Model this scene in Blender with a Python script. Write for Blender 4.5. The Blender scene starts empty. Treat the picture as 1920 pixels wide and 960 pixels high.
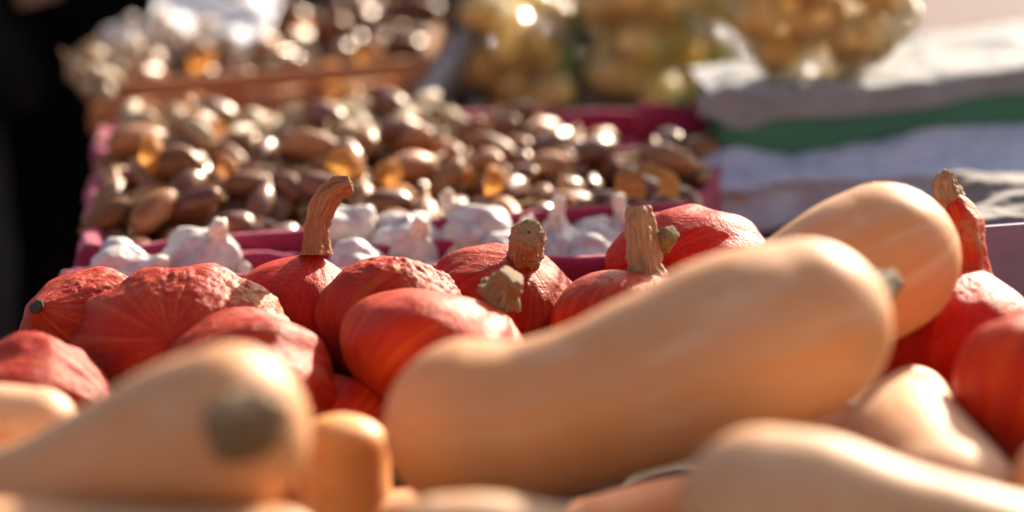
import bpy, math, random
import numpy as np
from mathutils import Vector, Matrix, noise

random.seed(7)
RNG = np.random.default_rng(11)
SC = bpy.context.scene
COL = SC.collection

# ------------------------------------------------------------------ camera
CAM_H, PITCH, ROLL, LENS = 1.42, math.radians(16.5), math.radians(2.5), 85.0
fw = Vector((0, math.cos(PITCH), -math.sin(PITCH)))
rt0 = Vector((1, 0, 0))
up0 = rt0.cross(fw)
RT = rt0 * math.cos(ROLL) - up0 * math.sin(ROLL)
UP = up0 * math.cos(ROLL) + rt0 * math.sin(ROLL)
FW = fw
EYE = Vector((0, 0, CAM_H))
cd = bpy.data.cameras.new('camera')
cam = bpy.data.objects.new('camera', cd)
COL.objects.link(cam)
M = Matrix((RT, UP, -FW)).transposed().to_4x4()
M.translation = EYE
cam.matrix_world = M
cd.lens = LENS
cd.sensor_width = 36.0
cd.clip_end = 2000
cd.dof.use_dof = True
cd.dof.focus_distance = 1.895
cd.dof.aperture_fstop = 1.65
SC.camera = cam

# ------------------------------------------------------------------ sky and sun
SUN_AZ, SUN_EL = math.radians(31), math.radians(23)
w = bpy.data.worlds.new('World')
SC.world = w
w.use_nodes = True
nt = w.node_tree
bg = nt.nodes['Background']
sky = nt.nodes.new('ShaderNodeTexSky')
sky.sky_type = 'NISHITA'
sky.sun_disc = False
sky.sun_elevation = SUN_EL
sky.sun_rotation = SUN_AZ
sky.air_density = 0.8
sky.dust_density = 3.0
sky.ozone_density = 0.6
nt.links.new(sky.outputs[0], bg.inputs[0])
bg.inputs[1].default_value = 0.09
sd = bpy.data.lights.new('sun', 'SUN')
sd.energy = 5.0
sd.angle = math.radians(0.55)
sd.color = (1.0, 0.87, 0.70)
sun = bpy.data.objects.new('sun', sd)
COL.objects.link(sun)
sv = Vector((math.sin(SUN_AZ) * math.cos(SUN_EL), math.cos(SUN_AZ) * math.cos(SUN_EL), math.sin(SUN_EL)))
sun.rotation_euler = sv.to_track_quat('Z', 'Y').to_euler()
sun.location = sv * 30
vs = SC.view_settings
vs.view_transform = 'Standard'
vs.look = 'None'
vs.exposure = 1.38
vs.gamma = 1.0
SC.render.engine = 'CYCLES'
SC.cycles.use_denoising = True
SC.cycles.max_bounces = 8
SC.cycles.transparent_max_bounces = 12
SC.cycles.sample_clamp_indirect = 8

# ------------------------------------------------------------------ helpers
FPX = 1920 * LENS / 36.0
TBL = 0.75                                   # height of the stall tables


def at(px, py, d):
    """world point seen at photograph position (px, py) at distance d along the view"""
    px, py, d = float(px), float(py), float(d)
    return EYE + d * (FW + RT * ((px - 960) / FPX) - UP * ((py - 480) / FPX))


def atz(px, py, z):
    """world point where the line of sight through (px, py) meets the height z"""
    v = FW + RT * ((px - 960) / FPX) - UP * ((py - 480) / FPX)
    return EYE + v * ((z - EYE.z) / v.z)


def new_mesh(name, verts, faces, mat=None, smooth=True):
    me = bpy.data.meshes.new(name)
    me.from_pydata([tuple(v) for v in verts], [], faces)
    if mat is not None:
        me.materials.append(mat)
    if smooth:
        me.polygons.foreach_set('use_smooth', [True] * len(me.polygons))
    me.update()
    return me


def link(name, me, parent=None, loc=None):
    o = bpy.data.objects.new(name, me)
    COL.objects.link(o)
    if parent is not None:
        o.parent = parent
    if loc is not None:
        o.location = loc
    return o


def wobj(name, verts, faces, mat, parent=None, smooth=True):
    """mesh object from world coordinates; under a parent it is stored relative to it"""
    off = np.array(parent.location if parent is not None else (0, 0, 0))
    if parent is not None and parent.parent is not None:
        off = off + np.array(parent.parent.location)
    v = np.asarray(verts, float)
    if parent is None:
        org = np.array((v[:, 0].mean(), v[:, 1].mean(), v[:, 2].min()))
        o = link(name, new_mesh(name, v - org, faces, mat, smooth))
        o.location = org
        return o
    return link(name, new_mesh(name, v - off, faces, mat, smooth), parent)


def tag(o, label=None, cat=None, group=None, kind=None):
    if label:
        o['label'] = label
    if cat:
        o['category'] = cat
    if group:
        o['group'] = group
    if kind:
        o['kind'] = kind
    return o


def empty(name, loc):
    o = bpy.data.objects.new(name, None)
    COL.objects.link(o)
    o.location = loc
    o.empty_display_size = 0.02
    return o


def grid_faces(nu, nv, wrap_v=True):
    f = []
    for i in range(nu - 1):
        for j in range(nv if wrap_v else nv - 1):
            k = (j + 1) % nv
            f.append((i * nv + j, i * nv + k, (i + 1) * nv + k, (i + 1) * nv + j))
    return f


def set_attr(me, name, arr):
    arr = np.asarray(arr, dtype=np.float32)
    if arr.ndim == 2:
        a = me.attributes.new(name, 'FLOAT_VECTOR', 'POINT')
        a.data.foreach_set('vector', arr.ravel())
    else:
        a = me.attributes.new(name, 'FLOAT', 'POINT')
        a.data.foreach_set('value', arr)


def nz(p, s, seed=0.0):
    return noise.noise(Vector((p[0] * s + seed * 13.7, p[1] * s - seed * 7.1, p[2] * s + seed * 3.3)))


def fbm(p, s, seed=0.0, oct=3):
    a, t, f = 0.0, 1.0, s
    for _ in range(oct):
        a += t * nz(p, f, seed)
        t *= 0.5
        f *= 2.1
    return a


def catmull(P, n):
    P = np.asarray(P, float)
    Q = np.vstack([2 * P[0] - P[1], P, 2 * P[-1] - P[-2]])
    out = []
    m = len(P) - 1
    for t in np.linspace(0, m, n):
        i = min(int(t), m - 1)
        u = t - i
        a, b, c, d = Q[i], Q[i + 1], Q[i + 2], Q[i + 3]
        out.append(0.5 * (2 * b + (c - a) * u + (2 * a - 5 * b + 4 * c - d) * u * u + (3 * b - a - 3 * c + d) * u ** 3))
    return np.array(out)


def frames(C):
    T = np.gradient(C, axis=0)
    T /= np.linalg.norm(T, axis=1)[:, None]
    x = np.cross(T[0], (0.31, 0.17, 0.93))
    if np.linalg.norm(x) < 0.1:
        x = np.cross(T[0], (1, 0, 0))
    X = []
    for t in T:
        x = x - t * np.dot(x, t)
        x = x / np.linalg.norm(x)
        X.append(x.copy())
    X = np.array(X)
    return T, X, np.cross(T, X)


def sweep(P, R, n=24, seg=20, ridge=0.0, nridge=5, rough=0.0, rs=60, seed=1, dome0=0.0, dome1=0.0, twist=0.0, flatten=1.0):
    """tube along a curve with varying radius; dome0 / dome1 round the ends"""
    Q = catmull(np.column_stack([P, R]), n)
    C, r = Q[:, :3], Q[:, 3]
    T, X, Y = frames(C)
    rings = []
    if dome0 > 0:
        for a in np.linspace(0.06, 1, 9)[:-1]:
            ang = a * math.pi / 2
            rings.append((C[0] - T[0] * dome0 * r[0] * math.cos(ang), r[0] * math.sin(ang), X[0], Y[0], 0.0))
    for i in range(n):
        rings.append((C[i], r[i], X[i], Y[i], i / (n - 1)))
    if dome1 > 0:
        for a in np.linspace(1, 0.06, 9)[1:]:
            ang = a * math.pi / 2
            rings.append((C[-1] + T[-1] * dome1 * r[-1] * math.cos(ang), r[-1] * math.sin(ang), X[-1], Y[-1], 1.0))
    V, PC = [], []
    for (c, rr, x, y, s) in rings:
        for j in range(seg):
            ph = 2 * math.pi * j / seg
            k = rr * (1 + ridge * math.cos(nridge * ph + twist * s * 6))
            d = x * math.cos(ph) + y * math.sin(ph) * flatten
            p = c + d * k
            if rough:
                p = p + d * rr * rough * fbm(p, rs, seed, 3)
            V.append(p)
            PC.append((math.cos(ph), math.sin(ph), s))
    F = grid_faces(len(rings), seg)
    a0 = len(V)
    V.append(np.mean(V[:seg], axis=0) - T[0] * 0.02 * r[0])
    PC.append((0, 0, 0))
    V.append(np.mean(V[a0 - seg:a0], axis=0) + T[-1] * 0.02 * r[-1])
    PC.append((0, 0, 1))
    for j in range(seg):
        k = (j + 1) % seg
        F.append((a0, k, j))
        F.append((a0 + 1, a0 - seg + j, a0 - seg + k))
    return np.array(V), F, np.array(PC)


def box_part(name, a, b, h, t, mat, parent, z0, side=1, sag=0.0):
    """upright board from a to b (xy), height h, thickness t to the given side"""
    a, b = Vector((a[0], a[1], 0)), Vector((b[0], b[1], 0))
    d = (b - a).normalized()
    nrm = Vector((-d.y, d.x, 0)) * side * t
    V = []
    for p in (a, b, b + nrm, a + nrm):
        V.append((p.x, p.y, z0))
    for p in (a, b, b + nrm, a + nrm):
        V.append((p.x, p.y, z0 + h))
    F = [(3, 2, 1, 0), (4, 5, 6, 7), (0, 1, 5, 4), (1, 2, 6, 5), (2, 3, 7, 6), (3, 0, 4, 7)]
    if side < 0:
        F = [f[::-1] for f in F]
    o = wobj(name, V, F, mat, parent, False)
    m = o.modifiers.new('edge', 'BEVEL')
    m.width = min(t, h) * 0.12
    m.segments = 2
    return o


# ------------------------------------------------------------------ materials
def mat_new(name):
    m = bpy.data.materials.new(name)
    m.use_nodes = True
    n = m.node_tree.nodes
    return m, n, m.node_tree.links, n['Principled BSDF']


def node(n, t, **kw):
    x = n.new(t)
    for k, v in kw.items():
        setattr(x, k, v)
    return x


def noise_node(n, l, vec, scale, detail=3.0, rough=0.55, dist=0.0):
    x = n.new('ShaderNodeTexNoise')
    x.inputs['Scale'].default_value = scale
    x.inputs['Detail'].default_value = detail
    x.inputs['Roughness'].default_value = rough
    x.inputs['Distortion'].default_value = dist
    if vec is not None:
        l.new(vec, x.inputs['Vector'])
    return x.outputs['Fac']


def ramp(n, l, fac, a, b, smooth=True):
    x = n.new('ShaderNodeMapRange')
    x.interpolation_type = 'SMOOTHSTEP' if smooth else 'LINEAR'
    x.inputs['From Min'].default_value = a
    x.inputs['From Max'].default_value = b
    l.new(fac, x.inputs['Value'])
    return x.outputs['Result']


def mul(n, l, a, k):
    x = n.new('ShaderNodeMath')
    x.operation = 'MULTIPLY'
    l.new(a, x.inputs[0])
    if isinstance(k, (int, float)):
        x.inputs[1].default_value = k
    else:
        l.new(k, x.inputs[1])
    return x.outputs[0]


def mix(n, l, fac, a, b):
    x = n.new('ShaderNodeMix')
    x.data_type = 'RGBA'
    if isinstance(fac, (int, float)):
        x.inputs[0].default_value = fac
    else:
        l.new(fac, x.inputs[0])
    for s, v in ((6, a), (7, b)):
        if isinstance(v, tuple):
            x.inputs[s].default_value = (*v[:3], 1)
        else:
            l.new(v, x.inputs[s])
    return x.outputs[2]


def vmul(n, l, vec, k):
    x = n.new('ShaderNodeVectorMath')
    x.operation = 'MULTIPLY'
    l.new(vec, x.inputs[0])
    x.inputs[1].default_value = k
    return x.outputs[0]


def vadd(n, l, a, b):
    x = n.new('ShaderNodeVectorMath')
    x.operation = 'ADD'
    l.new(a, x.inputs[0])
    l.new(b, x.inputs[1])
    return x.outputs[0]


def bump(n, l, h, dist, strength=1.0, prev=None):
    x = n.new('ShaderNodeBump')
    x.inputs['Strength'].default_value = strength
    x.inputs['Distance'].default_value = dist
    l.new(h, x.inputs['Height'])
    if prev is not None:
        l.new(prev, x.inputs['Normal'])
    return x.outputs['Normal']


def objco(n, l, seeded=True):
    """object coordinates shifted per object so that copies differ"""
    tc = n.new('ShaderNodeTexCoord')
    if not seeded:
        return tc.outputs['Object']
    oi = n.new('ShaderNodeObjectInfo')
    c = n.new('ShaderNodeCombineXYZ')
    m = n.new('ShaderNodeMath')
    m.operation = 'MULTIPLY'
    m.inputs[1].default_value = 37.0
    l.new(oi.outputs['Random'], m.inputs[0])
    l.new(m.outputs[0], c.inputs[0])
    l.new(m.outputs[0], c.inputs[2])
    return vadd(n, l, tc.outputs['Object'], c.outputs[0])


def kuri_mat(name, dark, light, bloom=0.35, vein=0.5, wrinkle=1.0, dusty=0.0, spec=0.3):
    m, n, l, b = mat_new(name)
    oc = objco(n, l)
    at_ = node(n, 'ShaderNodeAttribute', attribute_name='pc')
    pc = at_.outputs['Vector']
    pt = node(n, 'ShaderNodeAttribute', attribute_name='patch').outputs['Fac']
    oi = n.new('ShaderNodeObjectInfo')
    cx = n.new('ShaderNodeCombineXYZ')
    l.new(mul(n, l, oi.outputs['Random'], 50.0), cx.inputs[2])
    st = noise_node(n, l, vadd(n, l, vmul(n, l, pc, (7, 7, 1.3)), cx.outputs[0]), 1.0, 4, 0.6)
    big = noise_node(n, l, oc, 14, 3)
    col = mix(n, l, ramp(n, l, st, 0.42, 0.66), dark, light)
    col = mix(n, l, mul(n, l, ramp(n, l, big, 0.5, 0.75), 0.45), col, (light[0], light[1] * 1.4, light[2]))
    # pale veins running from stem to blossom end
    vn = noise_node(n, l, vadd(n, l, vmul(n, l, pc, (1.7, 1.7, 0.35)), cx.outputs[0]), 1.0, 1.0, 0.4)
    sub = n.new('ShaderNodeMath')
    sub.operation = 'SUBTRACT'
    l.new(vn, sub.inputs[0])
    sub.inputs[1].default_value = 0.5
    ab = n.new('ShaderNodeMath')
    ab.operation = 'ABSOLUTE'
    l.new(sub.outputs[0], ab.inputs[0])
    vmask = mul(n, l, ramp(n, l, ab.outputs[0], 0.030, 0.002), vein)
    col = mix(n, l, vmask, col, (0.70, 0.23, 0.13))
    # waxy bloom
    bl = noise_node(n, l, oc, 60, 6, 0.7)
    bmask = mul(n, l, ramp(n, l, bl, 0.40, 0.72), bloom)
    col = mix(n, l, bmask, col, (0.56, 0.23, 0.12))
    fl = noise_node(n, l, oc, 420, 2, 0.5)
    col = mix(n, l, mul(n, l, ramp(n, l, fl, 0.64, 0.76), 0.16), col, (0.66, 0.33, 0.22))
    # corky grey-green skin where the patch attribute says so
    pn = noise_node(n, l, oc, 170, 4, 0.7)
    pm = n.new('ShaderNodeMath')
    pm.operation = 'MULTIPLY'
    l.new(pt, pm.inputs[0])
    l.new(ramp(n, l, pn, 0.38, 0.58), pm.inputs[1])
    col = mix(n, l, mul(n, l, pm.outputs[0], 0.6), col, (0.34, 0.25, 0.11))
    l.new(col, b.inputs['Base Color'])
    rg = n.new('ShaderNodeMapRange')
    l.new(bl, rg.inputs['Value'])
    rg.inputs['To Min'].default_value = 0.38
    rg.inputs['To Max'].default_value = 0.62
    l.new(rg.outputs[0], b.inputs['Roughness'])
    b.inputs['Subsurface Weight'].default_value = 0.08
    b.inputs['Subsurface Radius'].default_value = (0.006, 0.0015, 0.0008)
    b.inputs['Subsurface Scale'].default_value = 1.0
    b.inputs['Specular IOR Level'].default_value = spec
    b.inputs['Specular Tint'].default_value = (1.0, 0.68, 0.42, 1)
    b.inputs['Sheen Weight'].default_value = dusty
    b.inputs['Sheen Roughness'].default_value = 0.45
    b.inputs['Sheen Tint'].default_value = (1.0, 0.70, 0.50, 1)
    wr = noise_node(n, l, vadd(n, l, vmul(n, l, pc, (6, 6, 4.0)), cx.outputs[0]), 1.0, 3, 0.6, 1.5)
    nb = bump(n, l, wr, 0.0011 * wrinkle, 0.6)
    nb = bump(n, l, noise_node(n, l, oc, 42, 6, 0.62, 0.8), 0.0035 * wrinkle, 0.7, nb)
    nb = bump(n, l, noise_node(n, l, oc, 240, 4, 0.65), 0.0012, 0.8, nb)
    nb = bump(n, l, vmask, 0.0006, 0.8, nb)
    l.new(nb, b.inputs['Normal'])
    return m


def butternut_mat(name, base, warm):
    m, n, l, b = mat_new(name)
    oc = objco(n, l)
    pc = node(n, 'ShaderNodeAttribute', attribute_name='pc').outputs['Vector']
    oi = n.new('ShaderNodeObjectInfo')
    cx = n.new('ShaderNodeCombineXYZ')
    l.new(mul(n, l, oi.outputs['Random'], 50.0), cx.inputs[2])
    pcs = vadd(n, l, vmul(n, l, pc, (4.5, 4.5, 1.2)), cx.outputs[0])
    st = noise_node(n, l, pcs, 1.0, 5, 0.62, 0.4)
    col = mix(n, l, ramp(n, l, st, 0.36, 0.66), base, warm)
    big = noise_node(n, l, oc, 13, 4)
    col = mix(n, l, mul(n, l, ramp(n, l, big, 0.46, 0.70), 0.55), col, (0.56, 0.25, 0.09))
    pl = noise_node(n, l, vadd(n, l, vmul(n, l, pc, (3.0, 3.0, 2.6)), cx.outputs[0]), 1.0, 4, 0.6)
    col = mix(n, l, mul(n, l, ramp(n, l, pl, 0.52, 0.72), 0.45), col, (0.72, 0.52, 0.36))
    sc = noise_node(n, l, oc, 75, 5, 0.7, 1.5)
    col = mix(n, l, mul(n, l, ramp(n, l, sc, 0.64, 0.72), 0.55), col, (0.34, 0.19, 0.10))
    sp = noise_node(n, l, oc, 330, 2)
    col = mix(n, l, mul(n, l, ramp(n, l, sp, 0.66, 0.76), 0.4), col, (0.80, 0.62, 0.42))
    l.new(col, b.inputs['Base Color'])
    b.inputs['Roughness'].default_value = 0.55
    b.inputs['Specular IOR Level'].default_value = 0.32
    b.inputs['Subsurface Weight'].default_value = 0.15
    b.inputs['Subsurface Radius'].default_value = (0.012, 0.005, 0.002)
    b.inputs['Subsurface Scale'].default_value = 1.0
    nb = bump(n, l, noise_node(n, l, oc, 45, 4), 0.0015, 0.6)
    nb = bump(n, l, noise_node(n, l, oc, 260, 3), 0.0004, 0.6, nb)
    l.new(nb, b.inputs['Normal'])
    return m


def stem_mat(name, base, dark, light):
    m, n, l, b = mat_new(name)
    oc = objco(n, l)
    pc = node(n, 'ShaderNodeAttribute', attribute_name='pc').outputs['Vector']
    st = noise_node(n, l, vmul(n, l, pc, (8, 8, 1.1)), 1.0, 6, 0.7, 0.5)
    col = mix(n, l, ramp(n, l, st, 0.38, 0.62), dark, base)
    fl = noise_node(n, l, vmul(n, l, pc, (16, 16, 5)), 1.0, 5, 0.7)
    col = mix(n, l, ramp(n, l, fl, 0.5, 0.72), col, light)
    cr = noise_node(n, l, vmul(n, l, pc, (11, 11, 1.6)), 1.0, 3, 0.6, 1.0)
    col = mix(n, l, mul(n, l, ramp(n, l, cr, 0.38, 0.30), 0.7), col, (0.09, 0.05, 0.028))
    l.new(col, b.inputs['Base Color'])
    b.inputs['Roughness'].default_value = 0.75
    nb = bump(n, l, st, 0.004, 0.9)
    nb = bump(n, l, fl, 0.0018, 0.9, nb)
    l.new(nb, b.inputs['Normal'])
    return m


def plain_mat(name, c1, c2, scale=40, rough=0.6, bscale=120, bdist=0.001, coat=0.0, spec=0.5, sss=0.0, streak=None, rand=0.0):
    m, n, l, b = mat_new(name)
    oc = objco(n, l)
    v = vmul(n, l, oc, streak) if streak else oc
    f = noise_node(n, l, v, scale, 4, 0.6)
    col = mix(n, l, ramp(n, l, f, 0.34, 0.68), c1, c2)
    if rand:
        oi = n.new('ShaderNodeObjectInfo')
        hs = n.new('ShaderNodeHueSaturation')
        mr = n.new('ShaderNodeMapRange')
        l.new(oi.outputs['Random'], mr.inputs['Value'])
        mr.inputs['To Min'].default_value = 1 - rand
        mr.inputs['To Max'].default_value = 1 + rand
        l.new(mr.outputs[0], hs.inputs['Value'])
        l.new(col, hs.inputs['Color'])
        col = hs.outputs[0]
    l.new(col, b.inputs['Base Color'])
    b.inputs['Roughness'].default_value = rough
    b.inputs['Specular IOR Level'].default_value = spec
    b.inputs['Coat Weight'].default_value = coat
    b.inputs['Coat Roughness'].default_value = 0.12
    if sss:
        b.inputs['Subsurface Weight'].default_value = sss
        b.inputs['Subsurface Radius'].default_value = (0.004, 0.003, 0.002)
        b.inputs['Subsurface Scale'].default_value = 1.0
    if bdist:
        l.new(bump(n, l, noise_node(n, l, v, bscale, 4, 0.6), bdist, 0.8), b.inputs['Normal'])
    return m


def skin_mat(name, c1, c2):
    """thin papery skin that glows when the sun is behind it"""
    m, n, l, b = mat_new(name)
    oc = objco(n, l)
    f = noise_node(n, l, vmul(n, l, oc, (1, 5, 1)), 60, 4)
    col = mix(n, l, ramp(n, l, f, 0.35, 0.65), c1, c2)
    l.new(col, b.inputs['Base Color'])
    b.inputs['Roughness'].default_value = 0.6
    b.inputs['Specular IOR Level'].default_value = 0.25
    l.new(bump(n, l, f, 0.002, 0.7), b.inputs['Normal'])
    t = n.new('ShaderNodeBsdfTranslucent')
    l.new(col, t.inputs['Color'])
    ms = n.new('ShaderNodeMixShader')
    ms.inputs[0].default_value = 0.55
    l.new(b.outputs[0], ms.inputs[1])
    l.new(t.outputs[0], ms.inputs[2])
    l.new(ms.outputs[0], n['Material Output'].inputs['Surface'])
    return m


def film_mat(name, tint, milky=0.10):
    """clear crinkled plastic film"""
    m, n, l, b = mat_new(name)
    oc = objco(n, l)
    tr = n.new('ShaderNodeBsdfTransparent')
    tr.inputs['Color'].default_value = (*tint, 1)
    gl = n.new('ShaderNodeBsdfGlossy')
    gl.inputs['Roughness'].default_value = 0.16
    df = n.new('ShaderNodeBsdfDiffuse')
    df.inputs['Color'].default_value = (0.85, 0.87, 0.9, 1)
    f = noise_node(n, l, oc, 55, 5, 0.6, 1.2)
    nb = bump(n, l, f, 0.008, 0.9)
    l.new(nb, gl.inputs['Normal'])
    l.new(nb, df.inputs['Normal'])
    fr = n.new('ShaderNodeFresnel')
    fr.inputs['IOR'].default_value = 1.5
    l.new(nb, fr.inputs['Normal'])
    m1 = n.new('ShaderNodeMixShader')
    m1.inputs[0].default_value = milky
    l.new(tr.outputs[0], m1.inputs[1])
    l.new(df.outputs[0], m1.inputs[2])
    m2 = n.new('ShaderNodeMixShader')
    l.new(fr.outputs[0], m2.inputs[0])
    l.new(m1.outputs[0], m2.inputs[1])
    l.new(gl.outputs[0], m2.inputs[2])
    l.new(m2.outputs[0], n['Material Output'].inputs['Surface'])
    return m


def cloth_mat(name, c1, c2, weave=900, rough=0.9, sheen=0.25, stint=(1, 1, 1)):
    m, n, l, b = mat_new(name)
    oc = objco(n, l)
    f = noise_node(n, l, oc, 22, 4)
    col = mix(n, l, ramp(n, l, f, 0.35, 0.7), c1, c2)
    l.new(col, b.inputs['Base Color'])
    b.inputs['Roughness'].default_value = rough
    b.inputs['Sheen Weight'].default_value = sheen
    b.inputs['Sheen Tint'].default_value = (*stint, 1)
    nb = bump(n, l, noise_node(n, l, oc, weave, 2), 0.0005, 0.7)
    nb = bump(n, l, noise_node(n, l, oc, 60, 4), 0.003, 0.5, nb)
    l.new(nb, b.inputs['Normal'])
    return m


def paving_mat():
    m, n, l, b = mat_new('brick_paving')
    tc = n.new('ShaderNodeTexCoord')
    br = n.new('ShaderNodeTexBrick')
    br.inputs['Scale'].default_value = 1.0
    br.inputs['Brick Width'].default_value = 0.22
    br.inputs['Row Height'].default_value = 0.11
    br.inputs['Mortar Size'].default_value = 0.005
    br.inputs['Color1'].default_value = (0.10, 0.040, 0.036, 1)
    br.inputs['Color2'].default_value = (0.12, 0.052, 0.046, 1)
    br.inputs['Mortar'].default_value = (0.09, 0.07, 0.065, 1)
    l.new(tc.outputs['Object'], br.inputs['Vector'])
    f = noise_node(n, l, tc.outputs['Object'], 1.7, 5)
    col = mix(n, l, mul(n, l, ramp(n, l, f, 0.4, 0.7), 0.35), br.outputs['Color'], (0.11, 0.060, 0.055))
    l.new(col, b.inputs['Base Color'])
    b.inputs['Roughness'].default_value = 0.85
    l.new(bump(n, l, br.outputs['Fac'], 0.004, 0.6), b.inputs['Normal'])
    return m


MAT = {}
MAT['kuri_red'] = kuri_mat('kuri_red', (0.43, 0.005, 0.003), (0.49, 0.018, 0.006), 0.05, 0.0, 0.8, 0.03, 0.24)
MAT['kuri_rose'] = kuri_mat('kuri_rose', (0.34, 0.008, 0.003), (0.42, 0.042, 0.008), 0.08, 0.0, 1.5, 0.02, 0.22)
MAT['kuri_orange'] = kuri_mat('kuri_orange', (0.42, 0.012, 0.005), (0.54, 0.060, 0.010), 0.07, 0.0, 0.8, 0.03, 0.28)
MAT['kuri_veined'] = kuri_mat('kuri_veined', (0.36, 0.007, 0.003), (0.43, 0.034, 0.007), 0.10, 0.14, 1.4, 0.03, 0.26)
MAT['butternut'] = butternut_mat('butternut_skin', (0.59, 0.315, 0.16), (0.62, 0.275, 0.10))
MAT['butternut_pale'] = butternut_mat('butternut_pale', (0.60, 0.37, 0.22), (0.59, 0.32, 0.155))
MAT['butternut_orange'] = butternut_mat('butternut_orange', (0.68, 0.32, 0.09), (0.70, 0.27, 0.06))
MAT['stem_orange'] = stem_mat('stem_orange', (0.58, 0.22, 0.085), (0.36, 0.15, 0.065), (0.60, 0.40, 0.22))
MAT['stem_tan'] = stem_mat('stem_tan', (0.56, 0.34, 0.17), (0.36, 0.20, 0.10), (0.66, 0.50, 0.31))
MAT['stem_green'] = stem_mat('stem_green', (0.40, 0.30, 0.13), (0.22, 0.16, 0.065), (0.60, 0.51, 0.29))
MAT['stem_cork'] = stem_mat('stem_cork', (0.48, 0.30, 0.13), (0.26, 0.15, 0.065), (0.62, 0.47, 0.26))
MAT['stem_dark'] = stem_mat('stem_dark', (0.30, 0.21, 0.085), (0.10, 0.068, 0.028), (0.60, 0.49, 0.27))
MAT['scar'] = stem_mat('scar', (0.12, 0.09, 0.05), (0.03, 0.025, 0.018), (0.26, 0.2, 0.12))
MAT['shallot'] = plain_mat('shallot_skin', (0.16, 0.054, 0.025), (0.37, 0.160, 0.068), 70, 0.42, 120, 0.003, 0.0, 0.45, 0.0, (1, 1, 0.25), 0.35)
MAT['shallot_purple'] = plain_mat('shallot_purple', (0.10, 0.032, 0.020), (0.22, 0.082, 0.046), 70, 0.32, 120, 0.002, 0.1, 0.55, 0.0, (1, 1, 0.25), 0.3)
MAT['shallot_beige'] = plain_mat('shallot_beige', (0.34, 0.22, 0.12), (0.55, 0.42, 0.26), 70, 0.6, 160, 0.002, 0.0, 0.4, 0.0, (1, 1, 0.3), 0.25)
MAT['dry_neck'] = plain_mat('dry_neck', (0.38, 0.20, 0.09), (0.58, 0.38, 0.20), 120, 0.55, 200, 0.001, 0, 0.4, 0, (1, 1, 0.2))
MAT['roots'] = plain_mat('dry_roots', (0.45, 0.34, 0.20), (0.66, 0.55, 0.37), 200, 0.8, 300, 0.001)
MAT['garlic'] = plain_mat('garlic_skin', (0.60, 0.56, 0.50), (0.40, 0.32, 0.32), 60, 0.5, 90, 0.004, 0.0, 0.5, 0.15, (1, 1, 0.3), 0.06)
MAT['garlic_neck'] = plain_mat('garlic_neck', (0.62, 0.52, 0.38), (0.78, 0.72, 0.62), 120, 0.6, 200, 0.001, 0, 0.4, 0.1, (1, 1, 0.2))
MAT['skin_orange'] = skin_mat('papery_skin', (0.62, 0.24, 0.045), (0.78, 0.40, 0.11))
MAT['skin_brown'] = skin_mat('papery_skin_brown', (0.46, 0.17, 0.05), (0.62, 0.31, 0.12))
MAT['potato'] = plain_mat('potato_skin', (0.80, 0.56, 0.16), (0.86, 0.66, 0.26), 40, 0.55, 160, 0.0012, 0.0, 0.4, 0.05, None, 0.12)
MAT['film'] = film_mat('clear_film', (0.97, 0.975, 0.96), 0.02)
MAT['film_white'] = film_mat('milky_film', (0.9, 0.92, 0.95), 0.28)
MAT['film_fold'] = film_mat('folded_film', (0.93, 0.95, 0.95), 0.08)
MAT['print_green'] = plain_mat('green_print', (0.08, 0.20, 0.06), (0.14, 0.27, 0.09), 30, 0.35, 60, 0.002)
MAT['wine'] = cloth_mat('wine_cloth', (0.25, 0.007, 0.045), (0.31, 0.014, 0.062), 900, 0.9, 0.5, (1.0, 0.45, 0.55))
MAT['sheet'] = cloth_mat('white_sheet', (0.20, 0.20, 0.21), (0.25, 0.248, 0.255))
MAT['lilac_sheet'] = cloth_mat('lilac_sheet', (0.42, 0.45, 0.56), (0.50, 0.53, 0.64))
MAT['taupe'] = cloth_mat('taupe_cloth', (0.13, 0.11, 0.095), (0.19, 0.16, 0.14), 500)
MAT['green_board'] = plain_mat('green_paint', (0.018, 0.13, 0.065), (0.03, 0.17, 0.085), 14, 0.45, 90, 0.0006, 0, 0.5, 0, (0.2, 1, 1))
MAT['lavender'] = plain_mat('lavender_board', (0.20, 0.18, 0.28), (0.25, 0.22, 0.32), 20, 0.55, 60, 0.0006, 0, 0.4, 0, (0.3, 1, 1.5))
MAT['wood'] = plain_mat('crate_wood', (0.30, 0.13, 0.055), (0.44, 0.22, 0.10), 22, 0.7, 60, 0.0015, 0, 0.3, 0, (0.15, 2, 4))
MAT['grey_wood'] = plain_mat('grey_wood', (0.20, 0.18, 0.185), (0.28, 0.25, 0.25), 22, 0.7, 60, 0.0015, 0, 0.3, 0, (0.3, 2, 2))
MAT['table_wood'] = plain_mat('table_wood', (0.055, 0.038, 0.026), (0.09, 0.065, 0.045), 14, 0.75, 40, 0.0015, 0, 0.3, 0, (0.15, 2, 2))
MAT['black_plastic'] = plain_mat('black_plastic', (0.012, 0.012, 0.014), (0.022, 0.022, 0.024), 20, 0.5, 60, 0.0005)
MAT['paper'] = cloth_mat('white_paper', (0.74, 0.74, 0.76), (0.80, 0.79, 0.79), 300, 0.6)
MAT['black_wool'] = cloth_mat('black_wool', (0.003, 0.003, 0.0035), (0.006, 0.0055, 0.006), 700, 0.95)
MAT['navy'] = cloth_mat('navy_denim', (0.007, 0.010, 0.020), (0.012, 0.016, 0.028), 700, 0.95)
MAT['navy_light'] = cloth_mat('navy_twill', (0.018, 0.024, 0.045), (0.028, 0.036, 0.062), 700, 0.95)
MAT['leather'] = plain_mat('black_leather', (0.010, 0.010, 0.010), (0.02, 0.02, 0.02), 60, 0.4, 120, 0.001)
MAT['skin'] = plain_mat('person_skin', (0.50, 0.30, 0.21), (0.56, 0.34, 0.25), 60, 0.5, 300, 0.0003, 0, 0.4, 0.2)
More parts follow.
